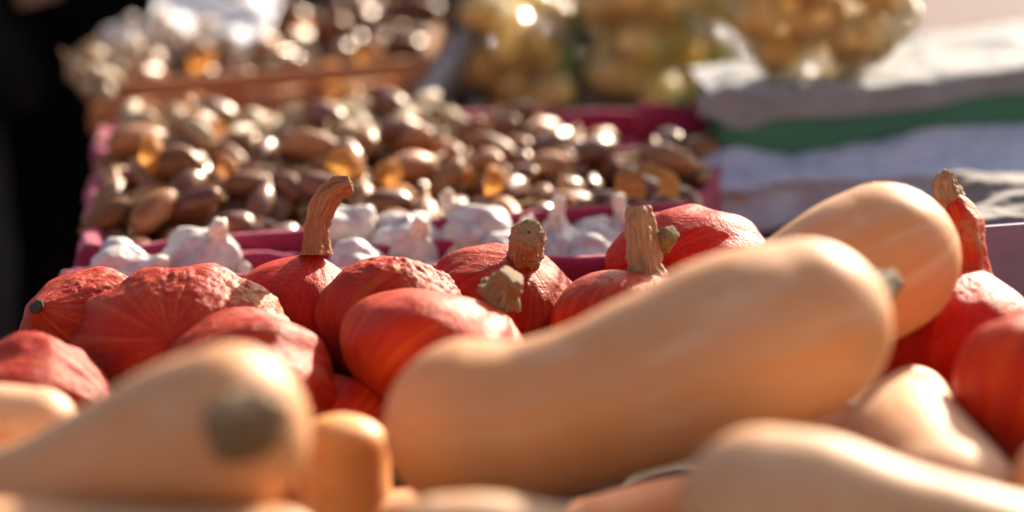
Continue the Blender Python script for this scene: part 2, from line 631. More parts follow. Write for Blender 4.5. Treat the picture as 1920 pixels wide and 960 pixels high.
MAT['hair'] = plain_mat('dark_hair', (0.025, 0.018, 0.012), (0.05, 0.035, 0.022), 200, 0.5, 400, 0.002, 0, 0.5, 0, (1, 1, 0.2))
for k in ('shallot', 'shallot_purple'):
    MAT[k].node_tree.nodes['Principled BSDF'].inputs['Specular Tint'].default_value = (1.0, 0.76, 0.52, 1)
for k in ('black_wool', 'navy'):
    MAT[k].node_tree.nodes['Principled BSDF'].inputs['Sheen Weight'].default_value = 0.0
    MAT[k].node_tree.nodes['Principled BSDF'].inputs['Specular IOR Level'].default_value = 0.05

# ------------------------------------------------------------------ ground
gs = 400.0
g = wobj('pavement', [(-gs, -gs, 0), (gs, -gs, 0), (gs, gs, 0), (-gs, gs, 0)], [(0, 1, 2, 3)], paving_mat(), None, False)
tag(g, kind='structure')


# ------------------------------------------------------------------ unseen house added behind the viewer to bounce warm sunlight onto the stall
MAT['stucco'] = plain_mat('warm_stucco', (0.26, 0.185, 0.115), (0.31, 0.225, 0.145), 1.2, 0.9, 30, 0.004)
MAT['dark_glass'] = plain_mat('window_glass', (0.03, 0.035, 0.04), (0.05, 0.055, 0.06), 1, 0.08, 10, 0)
MAT['trim'] = plain_mat('white_trim', (0.62, 0.60, 0.55), (0.70, 0.68, 0.62), 4, 0.6, 30, 0.001)
MAT['roof_tile'] = plain_mat('roof_tile', (0.28, 0.10, 0.06), (0.36, 0.15, 0.09), 6, 0.8, 20, 0.01)
HY = -11.0
he = empty('added_fill_house', Vector((0, HY - 4, 0)))
tag(he, 'unseen ochre stucco house added behind the viewer for warm bounce light', 'house')
box_part('wall', (-14, HY), (14, HY), 9.0, 8.0, MAT['stucco'], he, 0.0, -1)
V = [(-14.4, HY + 0.5, 9.0), (14.4, HY + 0.5, 9.0), (14.4, HY - 8.5, 9.0), (-14.4, HY - 8.5, 9.0), (-14.4, HY - 4, 12.0), (14.4, HY - 4, 12.0)]
wobj('roof', V, [(0, 1, 5, 4), (2, 3, 4, 5), (0, 4, 3), (1, 2, 5), (3, 2, 1, 0)], MAT['roof_tile'], he, False)
for fl in range(3):
    for k in range(9):
        x = -12 + k * 3.0
        wf = box_part('window', (x - 0.55, HY + 0.002), (x + 0.55, HY + 0.002), 1.6, 0.06, MAT['trim'], he, 1.0 + fl * 2.8)
        box_part('pane', (x - 0.46, HY + 0.064), (x + 0.46, HY + 0.064), 1.42, 0.01, MAT['dark_glass'], wf, 1.09 + fl * 2.8)


# ------------------------------------------------------------------ tables
def table(name, x0, x1, y0, y1, ztop, n, label, rot=0.0):
    c = Vector(((x0 + x1) / 2, (y0 + y1) / 2, 0))
    t = empty(name, c)
    wd = (y1 - y0) / n
    for i in range(n):
        ya = y0 + i * wd + 0.003
        box_part('plank', (x0, ya), (x1, ya), 0.025, wd - 0.006, MAT['table_wood'], t, ztop - 0.025)
    for x in (x0 + 0.05, x1 - 0.1):
        box_part('bearer', (x, y0 + 0.02), (x, y1 - 0.02), 0.05, 0.045, MAT['table_wood'], t, ztop - 0.0765, -1)
        for y in (y0 + 0.05, y1 - 0.1):
            box_part('leg', (x, y), (x, y + 0.045), ztop - 0.077, 0.045, MAT['table_wood'], t, 0.0, -1)
    tag(t, label, 'table')
    return t


table('stall_table', -1.15, 1.25, 1.02, 1.885, TBL + 0.02, 6, 'wooden stall table under the red and butternut squashes')
table('stall_table', -0.37, 1.35, 1.895, 2.86, TBL, 7, 'wooden stall table under the trays and potato bags')


# ------------------------------------------------------------------ red squashes
def kuri(name, c, rpx, tip, label, mat='kuri_red', hb=0.85, ht=0.72, npow=2.2, ky=1.0, ribs=9, rib=0.018, lump=0.045,
         wart=None, wart_amp=0.0, patch=None, seed=1, stem=None, stem_mat_='stem_tan', scar=None, rough=1.0, groove=None, neck=None):
    """c: body centre (px, py, depth); rpx: radius in photo pixels; tip: where the stem meets the body, or an axis vector"""
    C = np.array(at(*c))
    R = rpx * c[2] / FPX
    if len(tip) == 4:                       # ('axis', x right, y away, z up) relative
        A = np.array(RT) * tip[1] + np.array(FW) * tip[2] + np.array(UP) * tip[3]
        A = A / np.linalg.norm(A)
        L = tip[0]
    else:
        A = np.array(at(*tip)) - C
        L = np.linalg.norm(A) / R
        A = A / np.linalg.norm(A)
    X = np.cross(A, np.array(RT) * 0.3 + np.array(UP) * 0.2 + np.array(FW) * 0.9)
    X /= np.linalg.norm(X)
    Y = np.cross(A, X)
    U = np.array(UP)
    nT, nP = 120, 180
    V, PC, PT = [], [], []
    th = np.linspace(0.0, math.pi, nT + 2)[1:-1]
    wd = [np.array(at(*p[:3])) for p in (wart or [])]
    wr = [p[3] * c[2] / FPX for p in (wart or [])]
    pd = [np.array(at(*p[:3])) for p in (patch or [])]
    pr = [p[3] * c[2] / FPX for p in (patch or [])]
    gp = [(np.array(at(*g_[:3])), g_[3] * c[2] / FPX, g_[4]) for g_ in (groove or [])]
    for t in th:
        r = math.sin(t) ** 0.92
        cz = -math.cos(t)
        if cz < 0:
            s = cz * hb
        else:
            s = cz * ht + (L - ht) * (1 - r) ** npow
        for j in range(nP):
            ph = 2 * math.pi * j / nP
            q = 1 + rib * math.cos(ribs * ph + 0.6 * math.sin(2 * ph + seed)) * math.sin(t)
            d = X * math.cos(ph) + Y * math.sin(ph)
            p = d * r * q + A * s
            u = p / max(1e-6, np.linalg.norm(p))
            p = p * (1 + lump * fbm(p, 1.3, seed, 2) * (0.35 + 0.65 * r))
            rg = 0.010 * rough * nz((math.cos(ph) * 2.2 + seed, math.sin(ph) * 2.2, t * 1.6), 2.0, seed) * min(1, r * 3)
            p = p * (1 + rg)
            if ky != 1.0:
                p = p + U * (np.dot(p, U) * (ky - 1))
            P = C + p * R
            for k, (cc, rr) in enumerate(zip(wd, wr)):
                dd = np.linalg.norm(P - cc) / rr
                if dd < 1:
                    f = (1 - dd * dd) ** 2 * 1.5
                    h = abs(nz(P, 95, seed)) * 1.2 + 0.8 * max(0, nz(P, 210, seed + 3)) + 0.5 * nz(P, 420, seed)
                    P = P + u * R * wart_amp * min(1, f) * h
            for (cc, rr, dep) in gp:
                dd = np.linalg.norm(P - cc) / rr
                if dd < 1:
                    P = P - u * R * dep * (1 - dd * dd) ** 2
            pv = 0.0
            for cc, rr in zip(pd, pr):
                dd = np.linalg.norm(P - cc) / rr
                pv = max(pv, max(0.0, 1 - dd * dd))
            V.append(P)
            PT.append(min(1.0, pv * 1.4))
            PC.append((math.cos(ph), math.sin(ph), t / math.pi))
    F = grid_faces(nT, nP)
    a0 = len(V)
    V.append(np.mean(V[:nP], axis=0))
    V.append(np.mean(V[a0 - nP:a0], axis=0))
    PC += [(0, 0, 0), (0, 0, 1)]
    PT += [0, 0]
    for j in range(nP):
        k = (j + 1) % nP
        F.append((a0, k, j))
        F.append((a0 + 1, a0 - nP + j, a0 - nP + k))
    V = np.array(V)
    base = Vector((C[0], C[1], V[:, 2].min()))
    e = empty(name, base)
    tag(e, label, 'squash', 'red squashes piled on the stall')
    b = wobj('body', V, F, MAT[mat], e)
    set_attr(b.data, 'pc', PC)
    set_attr(b.data, 'patch', PT)
    if neck:
        P = [at(*q[:3]) for q in neck]
        R_ = [q[3] * q[2] / FPX for q in neck]
        nv_, nf_, npc = sweep(P, R_, 40, 60, 0.05, 5, 0.10, 60, seed, 0, 0.5)
        s = wobj('neck', nv_, nf_, MAT['kuri_orange'], e)
        set_attr(s.data, 'pc', npc)
        set_attr(s.data, 'patch', [max(0.0, 1 - (np.linalg.norm(p - np.array(at(1830, 430, 1.83))) / 0.02) ** 2) for p in nv_])
    if stem:
        P = [at(*q[:3]) for q in stem]
        R_ = [q[3] * q[2] / FPX for q in stem]
        sv_, sf, spc = sweep(P, R_, 46, 48, 0.09, 5, 0.20, 160, seed, 0, 0, 0.25)
        s = wobj('stem', sv_, sf, MAT[stem_mat_], e)
        set_attr(s.data, 'pc', spc)
        if stem_mat_ in ('stem_green', 'stem_cork'):
            return e
        # the cut face shows a small dark pith
        Pn = np.array(P[-1])
        dr = Pn - np.array(P[-2])
        dr /= np.linalg.norm(dr)
        cv, cf, cpc = sweep([Pn - dr * 0.001, Pn + dr * 0.0006, Pn + dr * 0.0010], [R_[-1] * 0.10] * 3, 5, 12, 0, 5, 0.3, 300, seed)
        pth = wobj('pith', cv, cf, MAT['scar'], s)
        set_attr(pth.data, 'pc', cpc)
    if scar:
        Pc = np.array(at(*scar[:3]))
        # drop the scar onto the skin
        k = np.argmin(np.linalg.norm(V - Pc, axis=1))
        Pc = V[k]
        u = Pc - C
        u /= np.linalg.norm(u)
        rs = scar[3] * c[2] / FPX
        cv, cf, cpc = sweep([Pc - u * rs * 0.5, Pc - u * rs * 0.1, Pc + u * rs * 0.12, Pc + u * rs * 0.18], [rs * 0.9, rs, rs * 0.9, rs * 0.6], 10, 22, 0.06, 5, 0.4, 260, seed)
        s = wobj('blossom_scar' if len(scar) > 4 else 'stem_scar', cv, cf, MAT['scar'], e)
        set_attr(s.data, 'pc', cpc)
    return e


kuri('red_squash', (166, 622, 1.90), 142, (60, 562, 1.85), 'red squash tipped on its side with a dark stem scar at its pointed end',
     'kuri_veined', 0.9, 0.72, 2.0, 0.86, seed=2, scar=(57, 562, 1.84, 13), wart=[(190, 515, 1.88, 130)], wart_amp=0.02, rib=0.03, rough=2.0)
kuri('red_squash', (347, 662, 1.86), 213, (0.80, 0.0, -0.97, 0.22), 'large warty red squash showing its veined blossom end, grey cork patch on its shoulder',
     'kuri_veined', 0.8, 0.72, 2.2, 0.78, seed=5, ribs=11, rib=0.03, wart=[(400, 490, 1.84, 150), (280, 490, 1.84, 130), (500, 560, 1.84, 120), (160, 590, 1.84, 90)], wart_amp=0.018,
     patch=[(505, 560, 1.84, 85)], scar=(345, 622, 1.76, 9, 1))
kuri('red_squash', (562, 606, 1.93), 142, (592, 474, 1.92), 'smooth red squash with a long curved brown stem standing up',
     'kuri_red', 0.9, 0.80, 2.4, 1.0, seed=8, lump=0.03,
     stem=[(592, 478, 1.92, 30), (592, 466, 1.92, 27), (593, 440, 1.92, 23), (599, 405, 1.92, 23), (614, 372, 1.92, 23), (636, 352, 1.92, 22), (658, 344, 1.92, 17)], stem_mat_='stem_orange')
kuri('red_squash', (438, 748, 1.79), 208, (0.78, -0.75, -0.45, 0.25), 'red squash behind the stemmed butternut, grooved and sunlit on one flank',
     'kuri_rose', 0.85, 0.72, 2.2, 0.82, seed=12, rib=0.05, ribs=8, rough=1.8, wart=[(560, 640, 1.72, 110)], wart_amp=0.012, patch=[(520, 622, 1.72, 60)],
     groove=[(525, 615, 1.70, 60, 0.04)], scar=(266, 656, 1.70, 9))
kuri('red_squash', (72, 785, 1.76), 174, (1.0, 0.9, -0.25, 0.12), 'red squash cut by the frame edge above the small cream butternut',
     'kuri_rose', 0.85, 0.72, 2.2, 0.90, seed=15, rib=0.05, ribs=8, rough=2.0, wart=[(150, 690, 1.66, 80)], wart_amp=0.012)
kuri('red_squash', (745, 612, 1.87), 162, (0.80, 0.62, 0.55, 0.35), 'rough-skinned red squash between the curved-stem squash and the green-stubbed one',
     'kuri_rose', 0.9, 0.74, 2.2, 0.82, seed=18, wart=[(790, 515, 1.85, 110), (860, 520, 1.85, 80), (700, 520, 1.84, 90)], wart_amp=0.028)
kuri('red_squash', (820, 662, 1.80), 190, (944, 545, 1.82), 'glossy orange-red squash with a short greenish stub, leaning beside the big butternut',
     'kuri_orange', 0.85, 0.72, 2.0, 0.70, seed=21, rib=0.05, ribs=7, rough=1.6,
     stem=[(934, 556, 1.82, 44), (942, 544, 1.817, 36), (952, 530, 1.813, 31), (962, 516, 1.81, 25)], stem_mat_='stem_cork')
kuri('red_squash', (948, 560, 1.935), 146, (988, 476, 1.91), 'red squash with a thick cut stem stub facing the camera',
     'kuri_rose', 0.9, 0.66, 1.9, 0.86, seed=24, rib=0.03, ribs=8, rough=2.0,
     stem=[(986, 486, 1.915, 31), (986, 474, 1.905, 30), (987, 460, 1.895, 30), (990, 444, 1.88, 31), (992, 436, 1.873, 28)], stem_mat_='stem_tan')
kuri('red_squash', (1188, 615, 1.86), 158, (1206, 505, 1.86), 'red squash with a tall straight pale stem, half hidden by the big butternut',
     'kuri_rose', 0.9, 0.80, 2.2, 0.90, seed=27,
     stem=[(1212, 522, 1.86, 40), (1209, 500, 1.86, 33), (1205, 470, 1.86, 31), (1201, 430, 1.86, 29), (1198, 400, 1.86, 26), (1197, 386, 1.86, 21)], stem_mat_='stem_tan')
kuri('red_squash', (1290, 502, 1.955), 160, (1222, 478, 1.90), 'red squash lying behind the pale-stemmed one, its stub pointing sideways',
     'kuri_red', 0.95, 0.78, 2.2, 0.74, seed=30, rib=0.025, rough=1.8,
     stem=[(1212, 486, 1.90, 22), (1226, 468, 1.88, 21), (1244, 450, 1.865, 20), (1260, 438, 1.855, 16)], stem_mat_='stem_green')
kuri('red_squash', (1790, 640, 1.84), 172, (1818, 484, 1.845), 'deep red squash with a long orange neck and brown stem behind the butternuts',
     'kuri_red', 0.85, 0.78, 3.0, 0.95, seed=33, lump=0.02, neck=[(1815, 520, 1.845, 48), (1817, 490, 1.845, 34), (1816, 460, 1.845, 31), (1812, 425, 1.85, 32), (1800, 396, 1.855, 28), (1790, 378, 1.86, 20)], wart=[(1800, 520, 1.80, 60)], wart_amp=0.02,
     stem=[(1796, 408, 1.86, 24), (1788, 392, 1.86, 22), (1780, 372, 1.86, 27), (1772, 350, 1.86, 25), (1776, 334, 1.86, 20), (1782, 324, 1.86, 13)], stem_mat_='stem_tan')
kuri('red_squash', (1962, 735, 1.63), 172, (0.80, 0.5, 0.3, 0.8), 'plump red squash cut off by the frame beside the sunlit pale butternut',
     'kuri_orange', 0.9, 0.74, 2.2, 1.0, seed=36, lump=0.03)
kuri('red_squash', (640, 800, 1.80), 112, (0.80, 0.2, 0.9, 0.3), 'small shaded red squash low between two larger red squashes',
     'kuri_orange', 0.9, 0.74, 2.2, 0.9, seed=39)


# ------------------------------------------------------------------ butternut squashes
def butternut(spine, label, mat='butternut', seed=1, dome0=0.85, dome1=0.85, stem=None, scar=None, stem_m='stem_green', cut=None):
    P = [at(q[0], q[1], q[2] + 0.09) for q in spine]
    R_ = [q[3] * (q[2] + 0.09) / FPX for q in spine]
    V, F, PC = sweep(P, R_, 70, 96, 0.004, 5, 0.022, 14, seed, dome0, dome1)
    e = empty('butternut_squash', Vector((V[:, 0].mean(), V[:, 1].mean(), V[:, 2].min())))
    tag(e, label, 'squash', 'butternut squashes heaped in front')
    b = wobj('body', V, F, MAT[mat], e)
    set_attr(b.data, 'pc', PC)
    if stem:
        sp = [at(q[0], q[1], q[2] + 0.09) for q in stem]
        sr = [q[3] * (q[2] + 0.09) / FPX for q in stem]
        sv_, sf, spc = sweep(sp, sr, 24, 60, 0.07, 5, 0.30, 70, seed, 0, 0.45)
        s = wobj('stem', sv_, sf, MAT[stem_m], e)
        set_attr(s.data, 'pc', spc)
        if cut:  # paler disc paints a highlight onto the end of the stem
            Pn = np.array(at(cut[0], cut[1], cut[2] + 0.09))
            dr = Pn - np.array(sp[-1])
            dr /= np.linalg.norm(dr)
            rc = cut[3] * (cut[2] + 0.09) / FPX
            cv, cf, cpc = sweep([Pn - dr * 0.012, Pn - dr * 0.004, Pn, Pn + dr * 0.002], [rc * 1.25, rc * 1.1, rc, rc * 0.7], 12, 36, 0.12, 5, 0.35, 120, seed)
            c_ = wobj('stem_highlight', cv, cf, MAT['stem_tan'], s)
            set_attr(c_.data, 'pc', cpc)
    if scar:
        Pc = np.array(at(scar[0], scar[1], scar[2] + 0.09))
        k = np.argmin(np.linalg.norm(V - Pc, axis=1))
        Pc = V[k]
        C = np.array(catmull(np.array([list(p) for p in P]), 40))
        u = Pc - C[np.argmin(np.linalg.norm(C - Pc, axis=1))]
        u /= np.linalg.norm(u)
        rs = scar[3] * scar[2] / FPX
        cv, cf, cpc = sweep([Pc - u * rs * 0.4, Pc, Pc + u * rs * 0.15, Pc + u * rs * 0.25], [rs, rs * 1.05, rs * 0.9, rs * 0.5], 10, 22, 0.1, 5, 0.4, 200, seed)
        s = wobj('stem_scar', cv, cf, MAT['stem_green'], e)
        set_attr(s.data, 'pc', cpc)
    return e


butternut([(884, 800, 1.46, 166), (985, 790, 1.455, 152), (1100, 758, 1.45, 153), (1250, 703, 1.45, 170), (1400, 645, 1.455, 181), (1505, 615, 1.46, 168)],
          'biggest butternut squash lying diagonally across the front of the heap', 'butternut', 3, 1.0, 1.0,
          stem=[(1632, 556, 1.53, 34), (1650, 540, 1.55, 30), (1664, 530, 1.565, 26)], stem_m='stem_dark')
butternut([(1655, 488, 1.66, 146), (1590, 520, 1.66, 146), (1480, 580, 1.67, 130), (1380, 640, 1.69, 120)],
          'butternut squash behind the biggest one, rounded end against the white cloth', 'butternut', 6, 1.0, 0.9)
butternut([(438, 800, 1.33, 158), (340, 826, 1.35, 150), (200, 885, 1.38, 132), (60, 942, 1.41, 118), (-80, 990, 1.44, 125), (-220, 1030, 1.47, 150)],
          'butternut squash pointing its thick green stem at the camera', 'butternut', 9, 0.85, 0.9,
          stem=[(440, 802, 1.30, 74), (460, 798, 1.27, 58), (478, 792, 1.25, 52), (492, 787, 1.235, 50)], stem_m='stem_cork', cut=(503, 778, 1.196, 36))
butternut([(70, 806, 1.53, 80), (-20, 806, 1.53, 86), (-140, 830, 1.53, 100)],
          'small sunlit cream butternut squash at the frame edge under a red squash', 'butternut_pale', 12, 1.0, 0.9)
butternut([(640, 838, 1.52, 90), (640, 900, 1.52, 92), (640, 1000, 1.52, 98)],
          'orange butternut squash end standing between the stemmed and the biggest butternut', 'butternut_orange', 15, 0.7, 0.9)
butternut([(1712, 756, 1.62, 70), (1702, 806, 1.57, 106), (1712, 880, 1.51, 142), (1762, 980, 1.45, 168)],
          'pale butternut squash with its neck up in full sun beside the plump red squash', 'butternut_pale', 18, 0.95, 0.9,
          scar=(1722, 738, 1.56, 18))
butternut([(1432, 962, 1.32, 165), (1540, 975, 1.31, 160), (1660, 1000, 1.30, 140), (1800, 1022, 1.29, 120), (1900, 1045, 1.29, 118)],
          'butternut squash low in front, half shaded by the biggest one above it', 'butternut_pale', 21, 1.0, 0.9)
butternut([(830, 1040, 1.31, 112), (930, 1040, 1.31, 114), (1060, 1060, 1.31, 106)],
          'shaded butternut squash barely showing along the bottom edge below the biggest', 'butternut_pale', 24, 0.95, 0.9)
butternut([(2005, 900, 1.42, 108), (2040, 980, 1.42, 120), (2060, 1060, 1.42, 125)],
          'butternut squash sliver at the frame edge below the plump red squash', 'butternut', 27, 0.9, 0.9)
butternut([(-60, 1062, 1.29, 128), (150, 1078, 1.29, 128), (360, 1074, 1.29, 124), (520, 1062, 1.30, 112)],
          'butternut squash under the stemmed one, only its top edge showing at the bottom', 'butternut', 30, 0.9, 0.9)
butternut([(700, 1030, 1.52, 105), (800, 1025, 1.53, 110), (890, 1025, 1.54, 105)], 'butternut squash buried under the biggest one, hardly showing', 'butternut', 41, 0.9, 0.9)
butternut([(200, 1010, 1.50, 110), (330, 1000, 1.51, 115), (470, 990, 1.52, 108)], 'butternut squash buried under the green-stemmed one, in shade', 'butternut', 42, 0.9, 0.9)
butternut([(1460, 840, 1.60, 85), (1560, 850, 1.60, 92), (1660, 850, 1.61, 90)], 'shaded butternut squash wedged behind the low front one', 'butternut', 43, 0.9, 0.9)


butternut([(1120, 1030, 1.52, 100), (1230, 1010, 1.54, 108), (1360, 985, 1.55, 104)], 'dark shaded butternut squash in the gap beneath the biggest one', 'butternut', 44, 0.9, 0.9)


# ------------------------------------------------------------------ trays lined with wine cloth
def fabric_wall(a, b, z0, za, zb, t, seed, name, parent, wav=0.004):
    """upright cloth-covered board from a to b with a soft uneven top"""
    a, b = np.array(a[:2]), np.array(b[:2])
    n = 40
    d = (b - a) / np.linalg.norm(b - a)
    nr = np.array((-d[1], d[0]))
    V = []
    prof = [(-0.5, 0.0), (-0.5, 0.25), (-0.5, 0.5), (-0.52, 0.75), (-0.5, 0.93), (-0.3, 1.0), (0.0, 1.015), (0.3, 1.0), (0.5, 0.93), (0.52, 0.75), (0.5, 0.5), (0.5, 0.25), (0.5, 0.0)]
    for i in range(n + 1):
        s = i / n
        c = a + (b - a) * s
        top = za + (zb - za) * s
        for (o, h) in prof:
            q = np.array((c[0], c[1], h * 0.3))
            off = o * t + wav * fbm(q, 14, seed) * (0.4 + h)
            p = c + nr * off
            V.append((p[0], p[1], z0 + (top - z0) * h + (wav * 0.9 * fbm((s * 6, h, 0), 1.5, seed + 4) if h > 0.4 else 0)))
    F = grid_faces(n + 1, len(prof), False)
    m = len(prof)
    F.append(tuple(range(m))[::-1])
    F.append(tuple(n * m + k for k in range(m)))
    return wobj(name, V, F, MAT['wine'], parent)


def tray(label, FL, FR, BR, BL, hts, seed, zf):
    c = (FL + FR + BR + BL) / 4
    e = empty('produce_tray', Vector((c.x, c.y, TBL)))
    tag(e, label, 'tray', 'trays lined with wine-red cloth')
    z0 = TBL + 0.001
    fabric_wall(FL, FR, z0, hts[0], hts[1], 0.016, seed, 'front_wall', e)
    fabric_wall(FR, BR, z0, hts[1] - 0.02, hts[2] - 0.03, 0.014, seed + 1, 'side_wall', e)
    fabric_wall(BR, BL, z0, hts[2], hts[3], 0.016, seed + 2, 'back_wall', e, 0.007)
    fabric_wall(BL, FL, z0, hts[3], hts[0], 0.020, seed + 3, 'side_wall', e, 0.006)
    V = [(p.x, p.y, zf) for p in (FL, FR, BR, BL)] + [(p.x, p.y, zf - 0.006) for p in (FL, FR, BR, BL)]
    wobj('floor_panel', V, [(0, 1, 2, 3), (7, 6, 5, 4), (0, 4, 5, 1), (1, 5, 6, 2), (2, 6, 7, 3), (3, 7, 4, 0)], MAT['wine'], e, False)
    return e


ZR = 0.85
S_FL, S_FR = atz(165, 462, ZR), atz(1292, 378, ZR)
S_BR, S_BL = atz(1372, 196, ZR), atz(205, 238, ZR)
G_FL, G_FR = atz(98, 535, ZR), atz(1320, 470, ZR)
G_BR, G_BL = atz(1296, 392, ZR), atz(150, 480, ZR)
tray('wine-red lined tray heaped with brown shallots', S_FL, S_FR, S_BR, S_BL, (ZR, ZR, ZR, ZR), 3, 0.820)
tray('shallow wine-red lined tray of white garlic bulbs in front of the shallots', G_FL, G_FR, G_BR, G_BL, (ZR, ZR, ZR - 0.012, ZR - 0.012), 13, 0.772)
# loose cloth corner hanging over the back end of the shallot tray
cv = []
ca, cb = S_BR + Vector((-0.10, -0.012, 0.008)), S_BR + Vector((0.012, -0.014, 0.006))
for i in range(25):
    for j in range(17):
        s, t = i / 24, j / 16
        p = ca.lerp(cb, s)
        drop = t * (0.035 + 0.03 * s)
        f = 0.008 * math.sin(s * 15 + 1.5 * t) * t + 0.006 * math.sin(s * 7)
        cv.append((p.x + 0.012 * t * (s - 0.3), p.y - 0.005 - f - 0.012 * math.sin(t * 2.6), p.z + 0.004 * math.sin(9 * s) * (1 - t) - drop))
o = wobj('cloth_corner', cv, grid_faces(25, 17, False), MAT['wine'], None)
tag(o, 'wine-red cloth corner folded over the back of the shallot tray', 'cloth')
o.modifiers.new('thick', 'SOLIDIFY').thickness = 0.0015


# ------------------------------------------------------------------ bulbs: prototypes
def lathe(prof, nphi=20, lobes=0, lobe=0.0, lump=0.0, seed=0, bend=0.0):
    V = []
    for (z, r) in prof:
        for j in range(nphi):
            ph = 2 * math.pi * j / nphi
            k = r * (1 + lobe * abs(math.cos(lobes * ph / 2 + seed)) - lobe * 0.5)
            x, y = k * math.cos(ph), k * math.sin(ph)
            q = np.array((x, y, z))
            q = q * (1 + lump * fbm(q, 45, seed, 2))
            q[0] += bend * z * z
            V.append(q)
    F = grid_faces(len(prof), nphi)
    a0 = len(V)
    V.append(np.mean(V[:nphi], axis=0))
    V.append(np.mean(V[a0 - nphi:a0], axis=0))
    for j in range(nphi):
        k = (j + 1) % nphi
        F.append((a0, k, j))
        F.append((a0 + 1, a0 - nphi + j, a0 - nphi + k))
    return V, F


def shallot_proto(i, mat):
    rr = random.Random(i)
    L, R_ = 0.5 * rr.uniform(0.044, 0.066), 0.5 * rr.uniform(0.022, 0.030)
    prof = []
    for k in range(15):
        t = k / 14 * math.pi
        z = -math.cos(t) * L
        r = R_ * math.sin(t) ** (0.85 if t < 1.57 else 1.25) + 0.0012
        prof.append((z, r))
    V, F = lathe(prof, 20, 0, 0, 0.14, i, rr.uniform(-4, 4))
    body = new_mesh('shallot', V, F, mat)
    V, F, _ = sweep([(0, 0, L * 0.86), (0.001, 0, L * 1.05), (0.003, 0.001, L * 1.28), (0.004, 0.002, L * 1.5)], [0.0055, 0.0032, 0.0026, 0.0012], 8, 8, 0.2, 4, 0.2, 200, i)
    neck = new_mesh('neck', V, F, MAT['dry_neck'])
    V, F = [], []
    for s in range(14):
        a, l_, sp = rr.uniform(0, 6.28), rr.uniform(0.004, 0.009), rr.uniform(0.1, 0.9)
        d = np.array((math.cos(a) * sp, math.sin(a) * sp, -1.0))
        b0 = np.array((math.cos(a) * 0.0016, math.sin(a) * 0.0016, -L * 0.985))
        tip = b0 + d * l_
        sd_ = np.cross(d, (0.3, 0.5, 0.1))
        sd_ = sd_ / np.linalg.norm(sd_) * 0.0006
        s2 = np.cross(d, sd_)
        s2 = s2 / np.linalg.norm(s2) * 0.0006
        k = len(V)
        V += [b0 + sd_, b0 - sd_ + s2, b0 - s2, tip]
        F += [(k, k + 1, k + 3), (k + 1, k + 2, k + 3), (k + 2, k, k + 3)]
    root = new_mesh('root_tuft', V, F, MAT['roots'], False)
    return body, neck, root, L, R_


SH = [shallot_proto(i, MAT[['shallot', 'shallot_purple'][i % 2]]) for i in range(8)]
SHB = [shallot_proto(20 + i, MAT['shallot_beige']) for i in range(3)]
for _pr in SHB:
    for _m in _pr[:3]:
        _m.transform(Matrix.Scale(0.72, 4))
SHB = [(a, b_, c, L * 0.72, R_ * 0.72) for (a, b_, c, L, R_) in SHB]


def garlic_proto(i):
    R_ = (0.031, 0.033, 0.035, 0.032)[i]
    pts = [(-0.62, 0.12), (-0.66, 0.35), (-0.60, 0.62), (-0.42, 0.86), (-0.12, 1.0), (0.2, 0.93), (0.5, 0.70), (0.72, 0.45), (0.92, 0.27), (1.1, 0.20)]
    Q = catmull(np.array(pts), 30)
    V, F = lathe([(q[0] * R_, q[1] * R_) for q in Q], 56, 7 + i % 2, 0.15, 0.16, i)
    body = new_mesh('garlic_bulb', V, F, MAT['garlic'])
    V, F, _ = sweep([(0, 0, R_ * 0.95), (0, 0, R_ * 1.12), (0.002, 0.001, R_ * 1.3), (0.004, 0.002, R_ * (1.16 + (0.5 if i == 3 else 0.0)))], [R_ * 0.26, R_ * 0.21, R_ * 0.18, R_ * 0.17], 12, 14, 0.15, 5, 0.2, 150, i)
    neck = new_mesh('neck', V, F, MAT['garlic_neck'])
    V, F, _ = sweep([(0, 0, -R_ * 0.55), (0, 0, -R_ * 0.64), (0, 0, -R_ * 0.70)], [R_ * 0.30, R_ * 0.28, R_ * 0.22], 6, 16, 0.1, 7, 0.4, 300, i)
    plate = new_mesh('root_plate', V, F, MAT['roots'])
    return body, neck, plate, R_


GA = [garlic_proto(i) for i in range(4)]


def potato_proto(i):
    rr = random.Random(50 + i)
    a, b_, c = rr.uniform(0.028, 0.034), rr.uniform(0.024, 0.028), rr.uniform(0.023, 0.026)
    V = []
    n1, n2 = 18, 26
    for k in range(1, n1):
        t = math.pi * k / n1
        for j in range(n2):
            ph = 2 * math.pi * j / n2
            u = np.array((math.sin(t) * math.cos(ph), math.sin(t) * math.sin(ph), math.cos(t)))
            s = 1 + 0.10 * fbm(u, 1.2, i, 2)
            V.append(u * s * (a, b_, c))
    F = grid_faces(n1 - 1, n2)
    a0 = len(V)
    V += [(0, 0, c), (0, 0, -c)]
    for j in range(n2):
        k = (j + 1) % n2
        F.append((a0, j, k))
        F.append((a0 + 1, a0 - n2 + k, a0 - n2 + j))
    F = [f[::-1] for f in F]
    me = new_mesh('potato', V, F, MAT['potato'])
    return me, (a + b_ + c) / 3


PO = [potato_proto(i) for i in range(5)]


def place(name, me, loc, rot, parts, label, cat, group):
    o = link(name, me, None, loc)
    o.rotation_euler = rot
    tag(o, label, cat, group)
    for (pn, pm) in parts:
        link(pn, pm, o)
    return o


